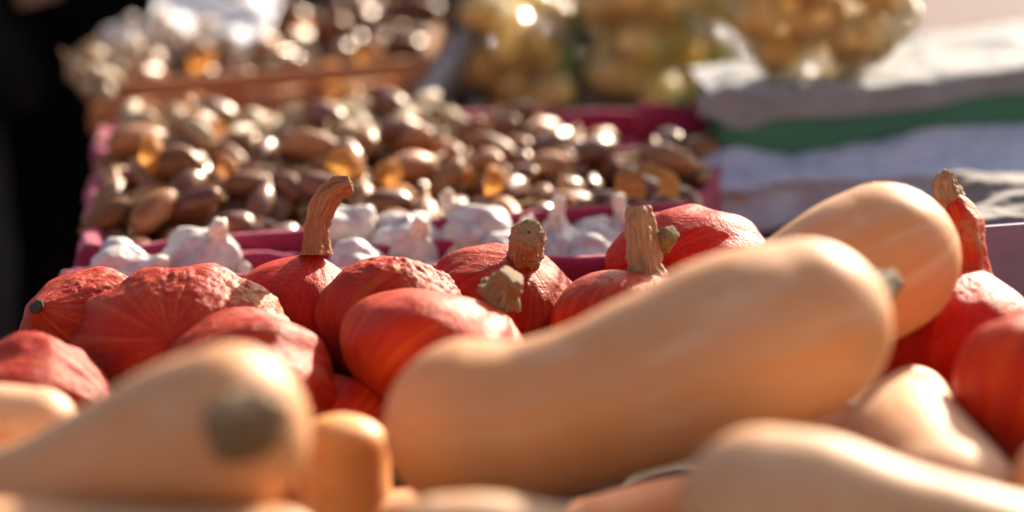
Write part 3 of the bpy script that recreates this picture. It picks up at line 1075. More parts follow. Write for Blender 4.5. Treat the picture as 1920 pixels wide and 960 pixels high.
class Heap:
    """drops rounded things one by one onto whatever lies below"""

    def __init__(self, floor):
        self.floor = floor
        self.s = np.zeros((0, 4))

    def rest(self, pts, rad):
        """lowest z offset at which the spheres pts (n x 3) of radius rad touch floor or heap"""
        z = max(self.floor + r - p[2] for p, r in zip(pts, rad))
        if len(self.s):
            for p, r in zip(pts, rad):
                d2 = (self.s[:, 0] - p[0]) ** 2 + (self.s[:, 1] - p[1]) ** 2
                rr = (self.s[:, 3] + r) ** 2
                k = d2 < rr
                if k.any():
                    z = max(z, float((self.s[k, 2] + np.sqrt(rr[k] - d2[k])).max()) - p[2])
        return z

    def add(self, pts, rad):
        self.s = np.vstack([self.s, np.column_stack([pts, rad])])


def quad_point(q, u, v):
    return q[0] * (1 - u) * (1 - v) + q[1] * u * (1 - v) + q[2] * u * v + q[3] * (1 - u) * v


def euler_from_axis(ax, spin):
    q = Vector((0, 0, 1)).rotation_difference(Vector(ax))
    return (q.to_matrix() @ Matrix.Rotation(spin, 3, 'Z')).to_euler()


def drop_shallots(heap, quad, n, hmax, protos, label, group, rr, inset=(0.03, 0.03), beige=None, root_to_cam=0.0):
    q = [np.array((p.x, p.y)) for p in quad]
    out = []
    miss = 0
    while len(out) < n and miss < 60:
        best = None
        for _ in range(6):
            u, v = rr.uniform(inset[0], 1 - inset[0]), rr.uniform(inset[1], 1 - inset[1])
            xy = quad_point(q, u, v)
            use = protos
            if beige and rr.random() < beige(u, v):
                use = SHB
            pr = rr.choice(use)
            az = rr.uniform(0, 2 * math.pi)
            el = rr.gauss(0, 0.35)
            if rr.random() < root_to_cam:
                az = rr.gauss(math.pi / 2, 0.5)
                el = rr.gauss(0.1, 0.2)
            ax = np.array((math.cos(az) * math.cos(el), math.sin(az) * math.cos(el), math.sin(el)))
            L, R_ = pr[3], pr[4]
            pts = np.array([ax * (-L * 0.42), ax * 0.0, ax * (L * 0.42)])
            pts[:, :2] += xy
            rad = np.array([R_ * 0.72, R_ * 0.88, R_ * 0.66])
            z = heap.rest(pts, rad)
            top = hmax(u, v)
            if best is None or z - top < best[0]:
                best = (z - top, z, xy, ax, pr, pts, rad)
                best_uv = (u, v)
        if best[0] > 0:
            miss += 1
            continue
        _, z, xy, ax, pr, pts, rad = best
        pts = pts.copy()
        pts[:, 2] += z
        heap.add(pts, rad)
        parts = [('neck', pr[1]), ('root_tuft', pr[2])]
        o = place('dried_bulb' if pr in SHB else 'shallot', pr[0], (xy[0], xy[1], z), euler_from_axis(ax, rr.uniform(0, 6.28)), parts, label(pr, best_uv[0], best_uv[1]), 'bulb' if pr in SHB else 'shallot', group(pr))
        out.append(o)
    return out


rr = random.Random(5)
heap1 = Heap(0.822)
quad1 = [S_FL, S_FR, S_BR, S_BL]


def h1(u, v):
    return 0.866 + 0.022 * v + 0.022 * max(0, v - 0.5) * max(0, 0.7 - u) * 4 - 0.085 * max(0, u - 0.5) / 0.5 * max(0, v - 0.45) / 0.55 + 0.012 * math.sin(u * 5 + 1) * math.sin(v * 4) + 0.016 * (1 - (2 * v - 1) ** 2)


def tone(pr):
    return 'dark purple-brown' if pr[0].materials[0] is MAT['shallot_purple'] else 'copper-brown'


def lab1(pr, u, v):
    if pr in SHB:
        return 'small beige dry-skinned bulb %s, %s' % ('against the back tray rim' if v > 0.82 else 'just behind the brown shallots',
                                                        'towards the dark coat' if u < 0.2 else ('near the slanted grey board' if u > 0.45 else 'below the wooden crate'))
    row = 'beside the garlic' if v < 0.3 else ('in the middle of the heap' if v < 0.68 else 'by the back rim')
    col = 'towards the dark coat' if u < 0.34 else ('below the potato bags' if u > 0.7 else 'at mid tray')
    return '%s shallot %s, %s' % (tone(pr), row, col)


def grp1(pr):
    return 'beige bulbs at the back of the tray' if pr in SHB else 'shallots heaped in the tray'


drop_shallots(heap1, quad1, 300, h1, SH, lab1, grp1, rr, (0.025, 0.03),
              beige=lambda u, v: 0.9 if (v > 0.62 and u < 0.62 and v > 0.62 + 0.25 * max(0, u - 0.3)) else 0.02, root_to_cam=0.15)


# papery skins lying on the shallots
def skin_mesh(i):
    r2 = random.Random(90 + i)
    n1, n2 = 12, 14
    V = []
    L, R_ = r2.uniform(0.020, 0.030), r2.uniform(0.020, 0.028)
    for a in range(n1 + 1):
        for b_ in range(n2 + 1):
            s, t = a / n1 * 2 - 1, b_ / n2 * 2 - 1
            e_ = 1 + 0.25 * nz((s * 2, t * 2, i), 1.0, i)
            w_ = math.sqrt(max(0.02, 1 - s * s * 0.95))
            ph = t * 0.85 * e_
            V.append((R_ * w_ * math.sin(ph), s * L * (1 + 0.12 * nz((t * 3, i, 0), 1)), R_ * (1.0 * w_ * math.cos(ph) - 0.7) + 0.004 * nz((s * 2.5, t * 2.5, i), 1) + 0.0015 * nz((s * 7, t * 7, i), 1)))
    return new_mesh('onion_skin', V, grid_faces(n1 + 1, n2 + 1, False), MAT['skin_orange'] if i % 4 else MAT['skin_brown'])


SK = [skin_mesh(i) for i in range(6)]


def lay_skin(heap, x, y, k, tilt, az, label, group, scale=1.0, lift=0.0):
    z = heap.rest(np.array([(x, y, 0.0)]), [0.010]) + lift
    o = link('onion_skin', SK[k % len(SK)], None, (x, y, z))
    o.rotation_euler = (tilt[0], tilt[1], az)
    o.scale = (scale, scale, scale)
    tag(o, label, 'onion skin', group)
    return o


for k, (px, py) in enumerate([(615, 318), (650, 322), (720, 318), (760, 326), (1005, 372), (1030, 384), (1180, 338), (1150, 352), (1215, 300), (290, 348), (430, 332),
                              (225, 440), (200, 425), (880, 300), (930, 330), (1255, 330), (1060, 340), (330, 400)]):
    p = atz(px, py, 0.865)
    big = px in (615, 650, 720, 760, 1005, 1030, 1180, 225)
    lay_skin(heap1, p.x, p.y, k, (rr.uniform(0.5, 1.2), rr.uniform(-0.5, 0.5)), rr.uniform(-0.8, 0.8),
             '%s orange papery skin on the tray shallots, %s%s' % ('large glowing' if big else 'small', 'towards the dark coat' if px < 560 else ('beyond the curved stem' if px < 820 else 'towards the grey sheet'), ', near the garlic' if py > 360 else ''), 'papery skins on the shallots', 0.95 if big else 0.65)

sk = link('onion_skin', SK[1], None, atz(1378, 338, 0.812))
sk.rotation_euler = (0.4, 0.2, 0.5)
tag(sk, 'single orange papery skin fallen on the lilac-grey sheet', 'onion skin')

# ------------------------------------------------------------------ garlic
heap_g = Heap(0.774)
GL = [((385, 472), 2.045, (0.35, -0.3, 0.75), 2, 'large white garlic bulb in the tray, wrinkled ridges turned up'),
      ((232, 498), 2.02, (0.8, -0.2, 0.3), 0, 'garlic bulb at the tray corner above the scarred red squash'),
      ((650, 432), 2.085, (-0.55, 0.5, 0.45), 2, 'white garlic bulb right of the curved stem, tallest there'),
      ((672, 492), 2.03, (0.9, -0.1, 0.1), 0, 'garlic bulb lying low beside the rough-skinned squash'),
      ((765, 448), 2.07, (0.3, -0.55, 0.6), 2, 'smooth white garlic bulb between two purple-tinged ones'),
      ((890, 428), 2.085, (-0.5, 0.3, 0.7), 2, 'purple-tinged garlic bulb behind the thick stub'),
      ((1050, 462), 2.07, (-0.05, 0.1, 1.0), 3, 'garlic bulb with its neck upright at the tray end'),
      ((1100, 462), 2.08, (-0.7, -0.1, 0.6), 2, 'garlic bulb with neck tilted beside the upright one'),
      ((1165, 455), 2.09, (0.05, 0.0, 1.0), 3, 'garlic bulb behind the tall pale squash stem'),
      ((1120, 478), 2.05, (0.8, -0.3, 0.2), 0, 'garlic bulb lying against the tray front rim'),
      ((955, 470), 2.06, (0.4, 0.5, 0.6), 1, 'garlic bulb hidden behind the thick stub')]
for (pp, d, ax, k, lb) in GL:
    p = at(pp[0], pp[1] + 20, d + 0.04)
    me, nk, pl, R_ = GA[k]
    axn = np.array(ax) / np.linalg.norm(ax)
    place('garlic_bulb', me, p, euler_from_axis(axn, rr.uniform(0, 6)), [('neck', nk), ('root_plate', pl)], lb, 'garlic', 'garlic bulbs in the front tray')
    heap_g.add(np.array([tuple(p)]), [R_])
# lower layer that carries them
q = [np.array((p.x, p.y)) for p in (G_FL, G_FR, G_BR, G_BL)]
for k in range(22):
    xy = quad_point(q, (k + 0.5) / 22, 0.5 + 0.22 * (-1) ** k)
    me, nk, pl, R_ = GA[k % 3]
    place('garlic_bulb', me, (xy[0], xy[1], 0.774 + R_ * 0.75), euler_from_axis((rr.uniform(-1, 1), rr.uniform(-1, 1), 0.6), rr.uniform(0, 6)),
          [('neck', nk), ('root_plate', pl)], 'white garlic bulb in the lower layer of the front tray', 'garlic', 'garlic bulbs in the lower layer')

# ------------------------------------------------------------------ wooden crate at the back
W_FL, W_FR = atz(168, 232, 0.835), atz(800, 180, 0.835)
wd = (W_FR - W_FL)
wd.z = 0
wn = Vector((-wd.y, wd.x, 0)).normalized()
wn = (wn + Vector((0.24, 0, 0))).normalized()
W_BL, W_BR = W_FL + wn * 0.30, W_FR + wn * 0.30
zc = 0.822
ce = empty('wooden_crate', Vector(((W_FL.x + W_BR.x) / 2, (W_FL.y + W_BR.y) / 2, zc - 0.01)))
tag(ce, 'slatted brown wooden crate of shallots and garlic at the back', 'crate')
for (a, b_) in ((W_FL, W_FR), (W_BL, W_BR)):
    for k in range(2):
        box_part('slat', a, b_, 0.020, 0.008, MAT['wood'], ce, zc + 0.002 + k * 0.033, 1)
for (a, b_) in ((W_FL + wn * 0.009, W_BL - wn * 0.001), (W_FR + wn * 0.009, W_BR - wn * 0.001)):
    for k in range(2):
        box_part('slat', a, b_, 0.020, 0.008, MAT['wood'], ce, zc + 0.002 + k * 0.033, -1 if a.x < -0.3 else 1)
for i in range(6):
    a = W_FL + wn * (0.012 + i * 0.048)
    b_ = W_FR + wn * (0.012 + i * 0.048)
    box_part('base_board', a, b_, 0.006, 0.042, MAT['wood'], ce, zc + 0.022)
# two supports lift the crate above the tray edge
for s in (0.30, 0.80):
    a = W_FL.lerp(W_FR, s) + wn * 0.05
    b_ = W_FL.lerp(W_FR, s) + wn * 0.28
    box_part('foot_block', a, b_, zc - 0.0075 - TBL, 0.05, MAT['wood'], ce, TBL + 0.001)
heap2 = Heap(zc + 0.030)
drop_shallots(heap2, [W_FL + wn * 0.02, W_FR + wn * 0.02, W_BR, W_BL], 72, lambda u, v: 0.872 + 0.06 * v + 0.01 * math.sin(6 * u), SH + SHB[:1],
              lambda pr, u, v: '%s shallot in the slatted wooden crate, %s' % (tone(pr) if pr not in SHB else 'beige', 'by its front slats' if v < 0.4 else 'heaped at its back') , lambda pr: 'shallots in the wooden crate', rr, (0.05, 0.06), None, 0.2)
for k, (px, py) in enumerate([(375, 72), (350, 130), (440, 85), (615, 65), (585, 75), (560, 20), (690, 35), (400, 180), (270, 150), (640, 110), (735, 60)]):
    p = atz(px, py, 0.905)
    lay_skin(heap2, p.x, p.y, k + 2, (rr.uniform(0.5, 1.2), rr.uniform(-0.5, 0.5)), rr.uniform(-0.8, 0.8),
             'orange papery skin in the wooden crate, ' + ('beside the white paper' if px < 460 else 'near the slanted grey board' if px > 630 else 'amid the shallots'), 'papery skins in the crate', 0.85)
for k, (px, py, d, ax, lb) in enumerate([(225, 80, 2.70, (0.4, 0.2, 0.8), 'garlic bulb on the crate beside the dark coat'),
                                         (300, 62, 2.74, (0.2, -0.5, 0.7), 'bright sunlit garlic bulb against the white paper in the crate')]):
    me, nk, pl, R_ = GA[k % 2]
    o = place('garlic_bulb', me, at(px, py, d), euler_from_axis(np.array(ax) / np.linalg.norm(ax), k * 1.3), [('neck', nk), ('root_plate', pl)], lb, 'garlic', 'garlic bulbs in the wooden crate')
    o.scale = (0.8, 0.8, 0.8)
for k, (px, py, d) in enumerate([(150, 112, 2.60), (178, 108, 2.61), (205, 118, 2.61), (150, 140, 2.59), (180, 140, 2.585), (206, 146, 2.58), (168, 166, 2.575), (196, 172, 2.57), (226, 130, 2.61), (246, 110, 2.62)]):
    pr = SHB[k % 3]
    place('dried_bulb', pr[0], at(px, py, d), (k * 1.1, 0.6 + k * 0.7, k * 2.3), [('neck', pr[1]), ('root_tuft', pr[2])],
          'small cream dried bulb clustered at the wooden crate corner', 'bulb', 'cream bulbs at the crate corner')


# crumpled white paper in the crate
def sheet(name, A, B, Cc, D, nu, nv, fn, mat, label, cat, thick=0.0012, group=None):
    V = []
    A, B, Cc, D = [np.array(p) for p in (A, B, Cc, D)]
    for i in range(nu + 1):
        for j in range(nv + 1):
            s, t = i / nu, j / nv
            p = A * (1 - s) * (1 - t) + B * s * (1 - t) + Cc * s * t + D * (1 - s) * t
            V.append(p + np.array(fn(s, t, p)))
    F = [f[::-1] for f in grid_faces(nu + 1, nv + 1, False)]
    o = wobj(name, V, F, mat, None)
    tag(o, label, cat, group)
    m = o.modifiers.new('thick', 'SOLIDIFY')
    m.thickness = thick
    m.offset = -1
    return o


def crumple(s, t, p):
    return (0, 0.012 * fbm(p, 12, 2), 0.026 * abs(fbm(p, 9, 4)) + 0.003 * fbm(p, 40, 9))


sheet('crumpled_paper', at(280, 112, 2.74), at(500, 84, 2.76), at(540, -40, 2.90), at(300, -30, 2.88), 40, 34, crumple, MAT['paper'],
      'crumpled white paper tucked among the shallots in the wooden crate', 'paper')

# grey board leaning at the crate's end
P0, P1 = at(772, 212, 2.585), at(912, 0, 2.80)
dv = (P1 - P0)
P1 = P0 + dv * 1.15
dvn = dv.normalized()
dep = (Vector((0.25, 1, 0.0)) - dvn * Vector((0.25, 1, 0.0)).dot(dvn)).normalized()
thv = dvn.cross(dep).normalized()
V = []
for s in (P0, P1):
    for (a, b_) in ((0, -0.5), (0, 0.5), (1, 0.5), (1, -0.5)):
        V.append(s + dep * (a * 0.05) + thv * (b_ * 0.022))
o = wobj('leaning_board', V, [(0, 1, 2, 3), (7, 6, 5, 4), (0, 4, 5, 1), (1, 5, 6, 2), (2, 6, 7, 3), (3, 7, 4, 0)], MAT['grey_wood'], None, False)
tag(o, 'grey board leaning at a slant between wooden crate and potato bags', 'board')
o.modifiers.new('edge', 'BEVEL').width = 0.003


# ------------------------------------------------------------------ potato bags
def potato_bag(bx, by, zf, rx, ry, h, n, label, seed, where, prints_gloss=(), lean=(0, 0)):
    r2 = random.Random(seed)
    heap = Heap(zf + 0.003)
    items = []
    for k in range(n * 4):
        best = None
        for _ in range(8):
            a, u = r2.uniform(0, 6.28), math.sqrt(r2.random())
            x, y = bx + math.cos(a) * u * (rx - 0.024), by + math.sin(a) * u * (ry - 0.024)
            me, rad = PO[r2.randrange(5)]
            z = heap.rest(np.array([(x, y, 0)]), [rad * 0.93])
            if best is None or z < best[0]:
                best = (z, x, y, me, rad)
        z, x, y, me, rad = best
        if z + rad > zf + h:
            continue
        heap.add(np.array([(x, y, z)]), [rad * 0.93])
        lx, ly = lean[0] * (z - zf), lean[1] * (z - zf)
        o = place('potato', me, (x + lx, y + ly, z), (r2.uniform(-0.5, 0.5), r2.uniform(-0.5, 0.5), r2.uniform(0, 6.28)), [], 'yellow potato ' + where, 'potato', 'potatoes ' + where)
        items.append((x + lx, y + ly, z, rad * 1.12))
        if len(items) >= n:
            break
    S = np.array(items)
    e = empty('potato_bag', Vector((bx, by, zf)))
    tag(e, label, 'bag', 'clear bags of potatoes')
    topz = (S[:, 2] + S[:, 3]).max()
    nz_, nph = 46, 72
    zs = np.concatenate([np.linspace(zf + 0.001, topz, 30), topz + np.linspace(0.004, 0.075, 16)])
    rad = np.zeros((46, nph))
    for i, z in enumerate(zs[:30]):
        for j in range(nph):
            ph = 2 * math.pi * j / nph
            d = np.array((math.cos(ph), math.sin(ph)))
            cx, cy = bx + lean[0] * (z - zf), by + lean[1] * (z - zf)
            best = 0.02
            for s in S:
                hh = s[3] ** 2 - (z - s[2]) ** 2
                if hh <= 0:
                    continue
                q = np.array((s[0] - cx, s[1] - cy))
                b_ = q @ d
                e2 = hh - (q @ q - b_ * b_)
                if e2 > 0:
                    best = max(best, b_ + math.sqrt(e2))
            rad[i, j] = best
    for _ in range(3):                       # film bridges the hollows between potatoes
        m = rad[:30].copy()
        m = np.maximum(m, (np.roll(rad[:30], 1, 1) + np.roll(rad[:30], -1, 1) + np.roll(rad[:30], 3, 1) + np.roll(rad[:30], -3, 1)) / 4)
        m[1:-1] = np.maximum(m[1:-1], (rad[:28] + rad[2:30]) / 2)
        rad[:30] = m
    r29 = rad[29].mean()
    rad[27] = rad[27] * 0.6 + 0.4 * r29
    for i in range(30, 46):
        s = (i - 29) / 16
        if s < 0.6:
            rr_ = r29 * (1 - s / 0.6) ** 1.3 + 0.011
        else:
            rr_ = 0.011 + 0.055 * (s - 0.6) ** 1.2 * 2
        rad[i] = rr_ * (1 + (0.10 + 0.18 * s) * np.cos(np.arange(nph) * 2 * math.pi / nph * 9 + 5 * s + seed))
    V = []
    for i, z in enumerate(zs):
        cx, cy = bx + lean[0] * (z - zf), by + lean[1] * (z - zf)
        for j in range(nph):
            ph = 2 * math.pi * j / nph
            r_ = rad[i, j] + 0.0035 * fbm((cx + math.cos(ph) * 0.08, cy + math.sin(ph) * 0.08, z), 38, seed)
            V.append((cx + math.cos(ph) * r_, cy + math.sin(ph) * r_, z))
    F = grid_faces(46, nph)
    F.append(tuple(range(nph))[::-1])
    f = wobj('film', V, F, MAT['film'], e)
    # the gathered neck is closed with a tie
    i = 38
    zt = zs[i]
    c0 = np.array((bx + lean[0] * (zt - zf), by + lean[1] * (zt - zf), zt))
    tv, tf, _ = sweep([c0 - (0, 0, 0.003), c0, c0 + (0, 0, 0.003)], [0.017, 0.019, 0.017], 6, 18, 0.05, 7, 0.1, 100, seed)
    wobj('tie', tv, tf, MAT['film_white'], e)
    Vn = np.array(V).reshape(46, nph, 3)
    for (i0, i1, j0, j1, mname, pname) in prints_gloss:
        jj = [j % nph for j in range(j0, j1)]
        sub = Vn[i0:i1][:, jj]
        ctr = np.array([(bx + lean[0] * (z - zf), by + lean[1] * (z - zf), z) for z in zs[i0:i1]])[:, None, :]
        out = sub - ctr
        out = out / np.linalg.norm(out, axis=2, keepdims=True)
        wobj(pname, (sub + out * 0.0012).reshape(-1, 3), grid_faces(i1 - i0, len(jj), False), MAT[mname], f)
    return e


bagp = [(985, 238, 0.785, 0.076, 0.065, 0.150, 28, 'clear plastic potato bag nearest the wooden crate, standing in shade', 3, 'in the bag nearest the wooden crate', [(8, 24, 66, 71, 'print_green', 'green_print'), (26, 38, 44, 66, 'film_white', 'gloss_patch')], (0.0, 0.05)),  # green is print; the milky patch near the top paints in the film's gloss
        (1248, 236, 0.785, 0.098, 0.07, 0.175, 46, 'middle clear potato bag with glaring sunlit film folds', 5, 'in the middle bag', [(28, 36, 50, 72, 'film_white', 'gloss_patch')], (0.02, 0.06)),  # milky patch paints in white glare on the film
        (1562, 170, 0.888, 0.098, 0.07, 0.16, 44, 'clear potato bag standing on the white sheet above the green board', 9, 'in the bag above the green board', [], (0.02, 0.05))]
for (px, py, zf, rx, ry, h, n, lb, sd_, wh, pr, ln) in bagp:
    p = atz(px, py, zf)
    potato_bag(p.x, p.y + ry, zf, rx, ry, h, n, lb, sd_, wh, pr, ln)
p = atz(1375, 120, 0.785)
potato_bag(p.x, p.y + 0.05, 0.785, 0.085, 0.07, 0.20, 44, 'clear potato bag standing farther back between two others', 14, 'in the bag farther back', [], (0, 0))

# sunlit folds of loose film on the bags
def film_fold(pa, pb, width, bag, seed):
    P, Q = np.array(at(*pa)), np.array(at(*pb))
    d = (Q - P) / np.linalg.norm(Q - P)
    h = np.array((0.50, -0.33, 0.80))
    wv = np.cross(d, h)
    wv /= np.linalg.norm(wv)
    hn = np.cross(wv, d)
    V = []
    for i in range(49):
        for j in range(15):
            s, t = i / 48, j / 14 - 0.5
            c = P * (1 - s) + Q * s
            ww = width * (0.55 + 0.45 * math.sin(math.pi * s)) * (1 + 0.2 * nz((s * 6, 0, seed), 1))
            V.append(c + wv * t * ww + hn * (0.010 * (1 - 4 * t * t) + 0.006 * nz((s * 9, t * 4, seed), 1.0) + 0.003 * nz((s * 22, t * 9, seed), 1.0)))
    return wobj('film_fold', V, grid_faces(49, 15, False), MAT['film_fold'], bag)


BAGS = [o for o in COL.objects if o.name.startswith('potato_bag')]
film_fold((1235, -15, 2.70), (1400, 118, 2.66), 0.028, BAGS[1], 3)
film_fold((1680, -20, 2.56), (1728, 140, 2.52), 0.030, BAGS[2], 8)
film_fold((925, 20, 2.70), (1070, 75, 2.72), 0.05, BAGS[0], 5)
film_fold((1440, -10, 2.55), (1420, 120, 2.54), 0.025, BAGS[2], 12)

# ------------------------------------------------------------------ platform, green board, cloths at the right
# low crate that carries the bags
ple = empty('display_platform', Vector((0.25, 2.8, TBL)))
tag(ple, 'low wooden platform under the potato bags', 'platform')
pa, pb = atz(880, 222, 0.785), atz(1960, 120, 0.785)
for i in range(3):
    a = Vector((-0.05, 2.575 + i * 0.092, 0))
    b_ = Vector((0.95, 2.575 + i * 0.092, 0))
    box_part('plank', a, b_, 0.018, 0.09, MAT['table_wood'], ple, TBL + 0.013)
for x in (-0.02, 0.85):
    box_part('runner', (x, 2.58), (x, 2.845), 0.0115, 0.04, MAT['table_wood'], ple, TBL + 0.001, -1)

GZ, GH = 0.828, 0.052
ga, gb = atz(1345, 294, GZ), atz(1990, 217, GZ)
gd = (gb - ga)
gd.z = 0
gd.normalize()
gnn = (Vector((-gd.y, gd.x, 0)) + gd * 0.25).normalized()
ge = empty('green_crate', Vector(((ga.x + gb.x) / 2, (ga.y + gb.y) / 2 + 0.1, TBL)))
tag(ge, 'dark green wooden crate under the white sheet and rearmost potato bag', 'crate')
g0, g1 = ga + gd * 0.004, gb + gd * 0.12
g2, g3 = g1 + gnn * 0.185, g0 + gnn * 0.185
ght = GZ + GH - TBL - 0.001
box_part('front_board', g0, g1, ght, 0.012, MAT['green_board'], ge, TBL + 0.001)
box_part('back_board', g3, g2, ght, 0.012, MAT['green_board'], ge, TBL + 0.001, -1)
box_part('end_board', g0 + gnn * 0.0122, g3 - gnn * 0.0122, ght - 0.001, 0.012, MAT['green_board'], ge, TBL + 0.001, -1)
box_part('end_board', g1 + gnn * 0.0122, g2 - gnn * 0.0122, ght - 0.001, 0.012, MAT['green_board'], ge, TBL + 0.001, 1)
for k in range(3):
    a = g0 + gd * 0.014 + gnn * (0.014 + k * 0.053)
    b_ = g1 - gd * 0.014 + gnn * (0.014 + k * 0.053)
    box_part('slat', a, b_, 0.008, 0.048, MAT['green_board'], ge, TBL + ght - 0.012)


def rows_sheet(name, lines, nu, nv, mat, label, wob, thick=0.0012):
    """cloth through several ruled lines (start, end), smoothed between them"""
    V = []
    for i in range(nu + 1):
        s = i / nu
        P = catmull([np.array(a) * (1 - s) + np.array(b_) * s for a, b_ in lines], nv + 1)
        for j in range(nv + 1):
            V.append(P[j] + np.array(wob(s, j / nv, P[j])))
    o = wobj(name, V, grid_faces(nu + 1, nv + 1, False), mat, None)
    tag(o, label, 'cloth')
    m = o.modifiers.new('thick', 'SOLIDIFY')
    m.thickness = thick
    m.offset = 0
    return o


def up(v, z):
    return Vector((v.x, v.y, z))


zt = GZ + GH + 0.004
ka, kb = ga - gd * 0.020, gb + gd * 0.13
kc = ga - gd * 0.006


def wob_top(s, t, p):
    k = min(1.0, t * 3)
    left = max(0.0, 1 - s / 0.16)
    hump = 0.010 * math.exp(-((s - 0.24) / 0.035) ** 2) + 0.012 * math.exp(-((s - 0.06) / 0.05) ** 2)
    edge = math.exp(-((t - 0.4) / 0.15) ** 2)
    low = max(0.0, 1 - t / 0.35)
    return (0, -0.003 * math.sin(s * 30) * low + 0.004 * fbm((s * 8, t, 0), 1, 3), 0.005 * fbm((p[0], p[1], 0), 16, 3) * k + hump * edge
            + low * (0.003 * math.sin(s * 12) - 0.016 * left * math.sin(left * 5)) + 0.012 * math.exp(-((s - 0.72) / 0.16) ** 2) * max(0, t - 0.5))


rows_sheet('white_sheet', [(up(ka - gnn * 0.010, zt - 0.026), up(kb - gnn * 0.010, zt - 0.026)), (up(ka - gnn * 0.009, zt - 0.014), up(kb - gnn * 0.009, zt - 0.014)), (up(ka - gnn * 0.004, zt), up(kb - gnn * 0.004, zt)),
                           (up(ka + gd * 0.02 + gnn * 0.03, zt + 0.001), up(kb + gnn * 0.03, zt + 0.001)), (up(kc + gnn * 0.10, zt), up(kb + gnn * 0.10, zt)), (up(kc + gnn * 0.175, zt - 0.001), up(kb + gnn * 0.19, zt))],
           130, 70, MAT['sheet'], 'white sheet spread over the green crate under the rearmost potato bag', wob_top)


def wob_mid(s, t, p):
    low = max(0.0, (t - 0.72) / 0.28)
    bk = max(0.0, 1 - t / 0.25)
    return (0, 0.014 * math.sin(s * 19 + 2 * low) * low + 0.006 * math.sin(s * 43) * low,
            0.006 * fbm((p[0] * 0.6, p[1], 0), 18, 8) * (1 - 0.5 * low) + 0.0025 * fbm((p[0], p[1], 0), 55, 5) + bk * (0.003 * math.sin(s * 11 + 1) + 0.002 * math.sin(s * 25)))


MA, MB = ga - gd * 0.02, gb + gd * 0.05
dL, dR = (ga - EYE).dot(FW), (gb - EYE).dot(FW)
r1a, r1b = at(1300, 320, dL - 0.03), at(2000, 296, dR - 0.055)
zA, zB = r1a.z, r1b.z
rows_sheet('grey_sheet', [(up(MA - gnn * 0.005, GZ), up(MB - gnn * 0.005, GZ)), ((up(MA - gnn * 0.010, GZ) + r1a) / 2, (up(MB - gnn * 0.010, GZ) + r1b) / 2), (r1a, r1b),
                          (atz(1284, 336, zA - 0.002), atz(2000, 312, zB - 0.001)), (atz(1278, 350, zA - 0.006), atz(2000, 322, zB - 0.004)), (atz(1276, 370, zA - 0.020), atz(2000, 338, zB - 0.014)),
                          (atz(1272, 400, zA - 0.036), atz(2000, 364, zB - 0.028)), (atz(1270, 440, zA - 0.056), atz(2000, 400, zB - 0.042))],
           150, 100, MAT['lilac_sheet'], 'pale lilac-grey sheet rumpled in front of the green crate', wob_mid)


def fold_taupe(s, t, p):
    return (0, 0, 0.014 * fbm((p[0], p[1] * 2, 0), 7, 6) + 0.016 * math.sin(t * 8 + s * 4) * 0.6 + 0.0015 * fbm((p[0], p[1], 0), 40, 2))


sheet('taupe_cloth', atz(1780, 420, 0.845), atz(2050, 400, 0.845), atz(2050, 285, 0.85), atz(1770, 352, 0.84), 70, 60, fold_taupe, MAT['taupe'],
      'taupe cloth bunched behind the lavender box', 'cloth', 0.002)

# lavender cardboard box
L0 = atz(1815, 428, 0.872)
L1 = L0 + Vector((0.55, 0.06, 0))
ld = (L1 - L0)
ld.z = 0
ld.normalize()
ln = Vector((-ld.y, ld.x, 0))
L0.z = L1.z = 0
le = empty('lavender_box', Vector((L0.x + 0.27, L0.y + 0.1, TBL)))
tag(le, 'pale lavender cardboard box standing behind the long-necked red squash', 'box')
box_part('front_panel', L0, L1, 0.121, 0.005, MAT['lavender'], le, TBL + 0.001)
L2, L3 = L0 + ln * 0.17, L1 + ln * 0.17
box_part('back_panel', L2, L3, 0.085, 0.005, MAT['lavender'], le, TBL + 0.001)
box_part('side_panel', L0 + ln * 0.0052, L2 - ln * 0.0002, 0.09, 0.005, MAT['lavender'], le, TBL + 0.001, -1)
box_part('side_panel', L1 + ln * 0.0052, L3 - ln * 0.0002, 0.09, 0.005, MAT['lavender'], le, TBL + 0.001, 1)

# black plastic crates stacked on the ground behind the table
for lv, lb in ((0, 'black plastic crate at the bottom of the stack behind the table'), (1, 'black plastic crate in the middle of the stack behind the table'), (2, 'black plastic crate on top of the stack behind the potato bags')):
    z0 = lv * 0.322
    be = empty('plastic_crate', Vector((0.12, 3.1, z0)))
    tag(be, lb, 'crate', 'black crates stacked behind the table')
    for k in range(4):
        zz = z0 + 0.004 + k * 0.079
        box_part('side_slat', (-0.30, 2.975), (0.40, 2.975), 0.072, 0.008, MAT['black_plastic'], be, zz)
        box_part('side_slat', (-0.30, 3.30), (0.40, 3.30), 0.072, 0.008, MAT['black_plastic'], be, zz)
        box_part('end_slat', (-0.30, 2.984), (-0.30, 3.299), 0.072, 0.008, MAT['black_plastic'], be, zz, -1)
        box_part('end_slat', (0.392, 2.984), (0.392, 3.299), 0.072, 0.008, MAT['black_plastic'], be, zz, -1)
    for x in (-0.29, 0.05, 0.37):
        box_part('rib', (x, 2.974), (x + 0.025, 2.974), 0.318, 0.006, MAT['black_plastic'], be, z0 + 0.001, -1)
    box_part('floor_panel', (-0.291, 2.984), (0.391, 2.984), 0.006, 0.314, MAT['black_plastic'], be, z0 + 0.012)


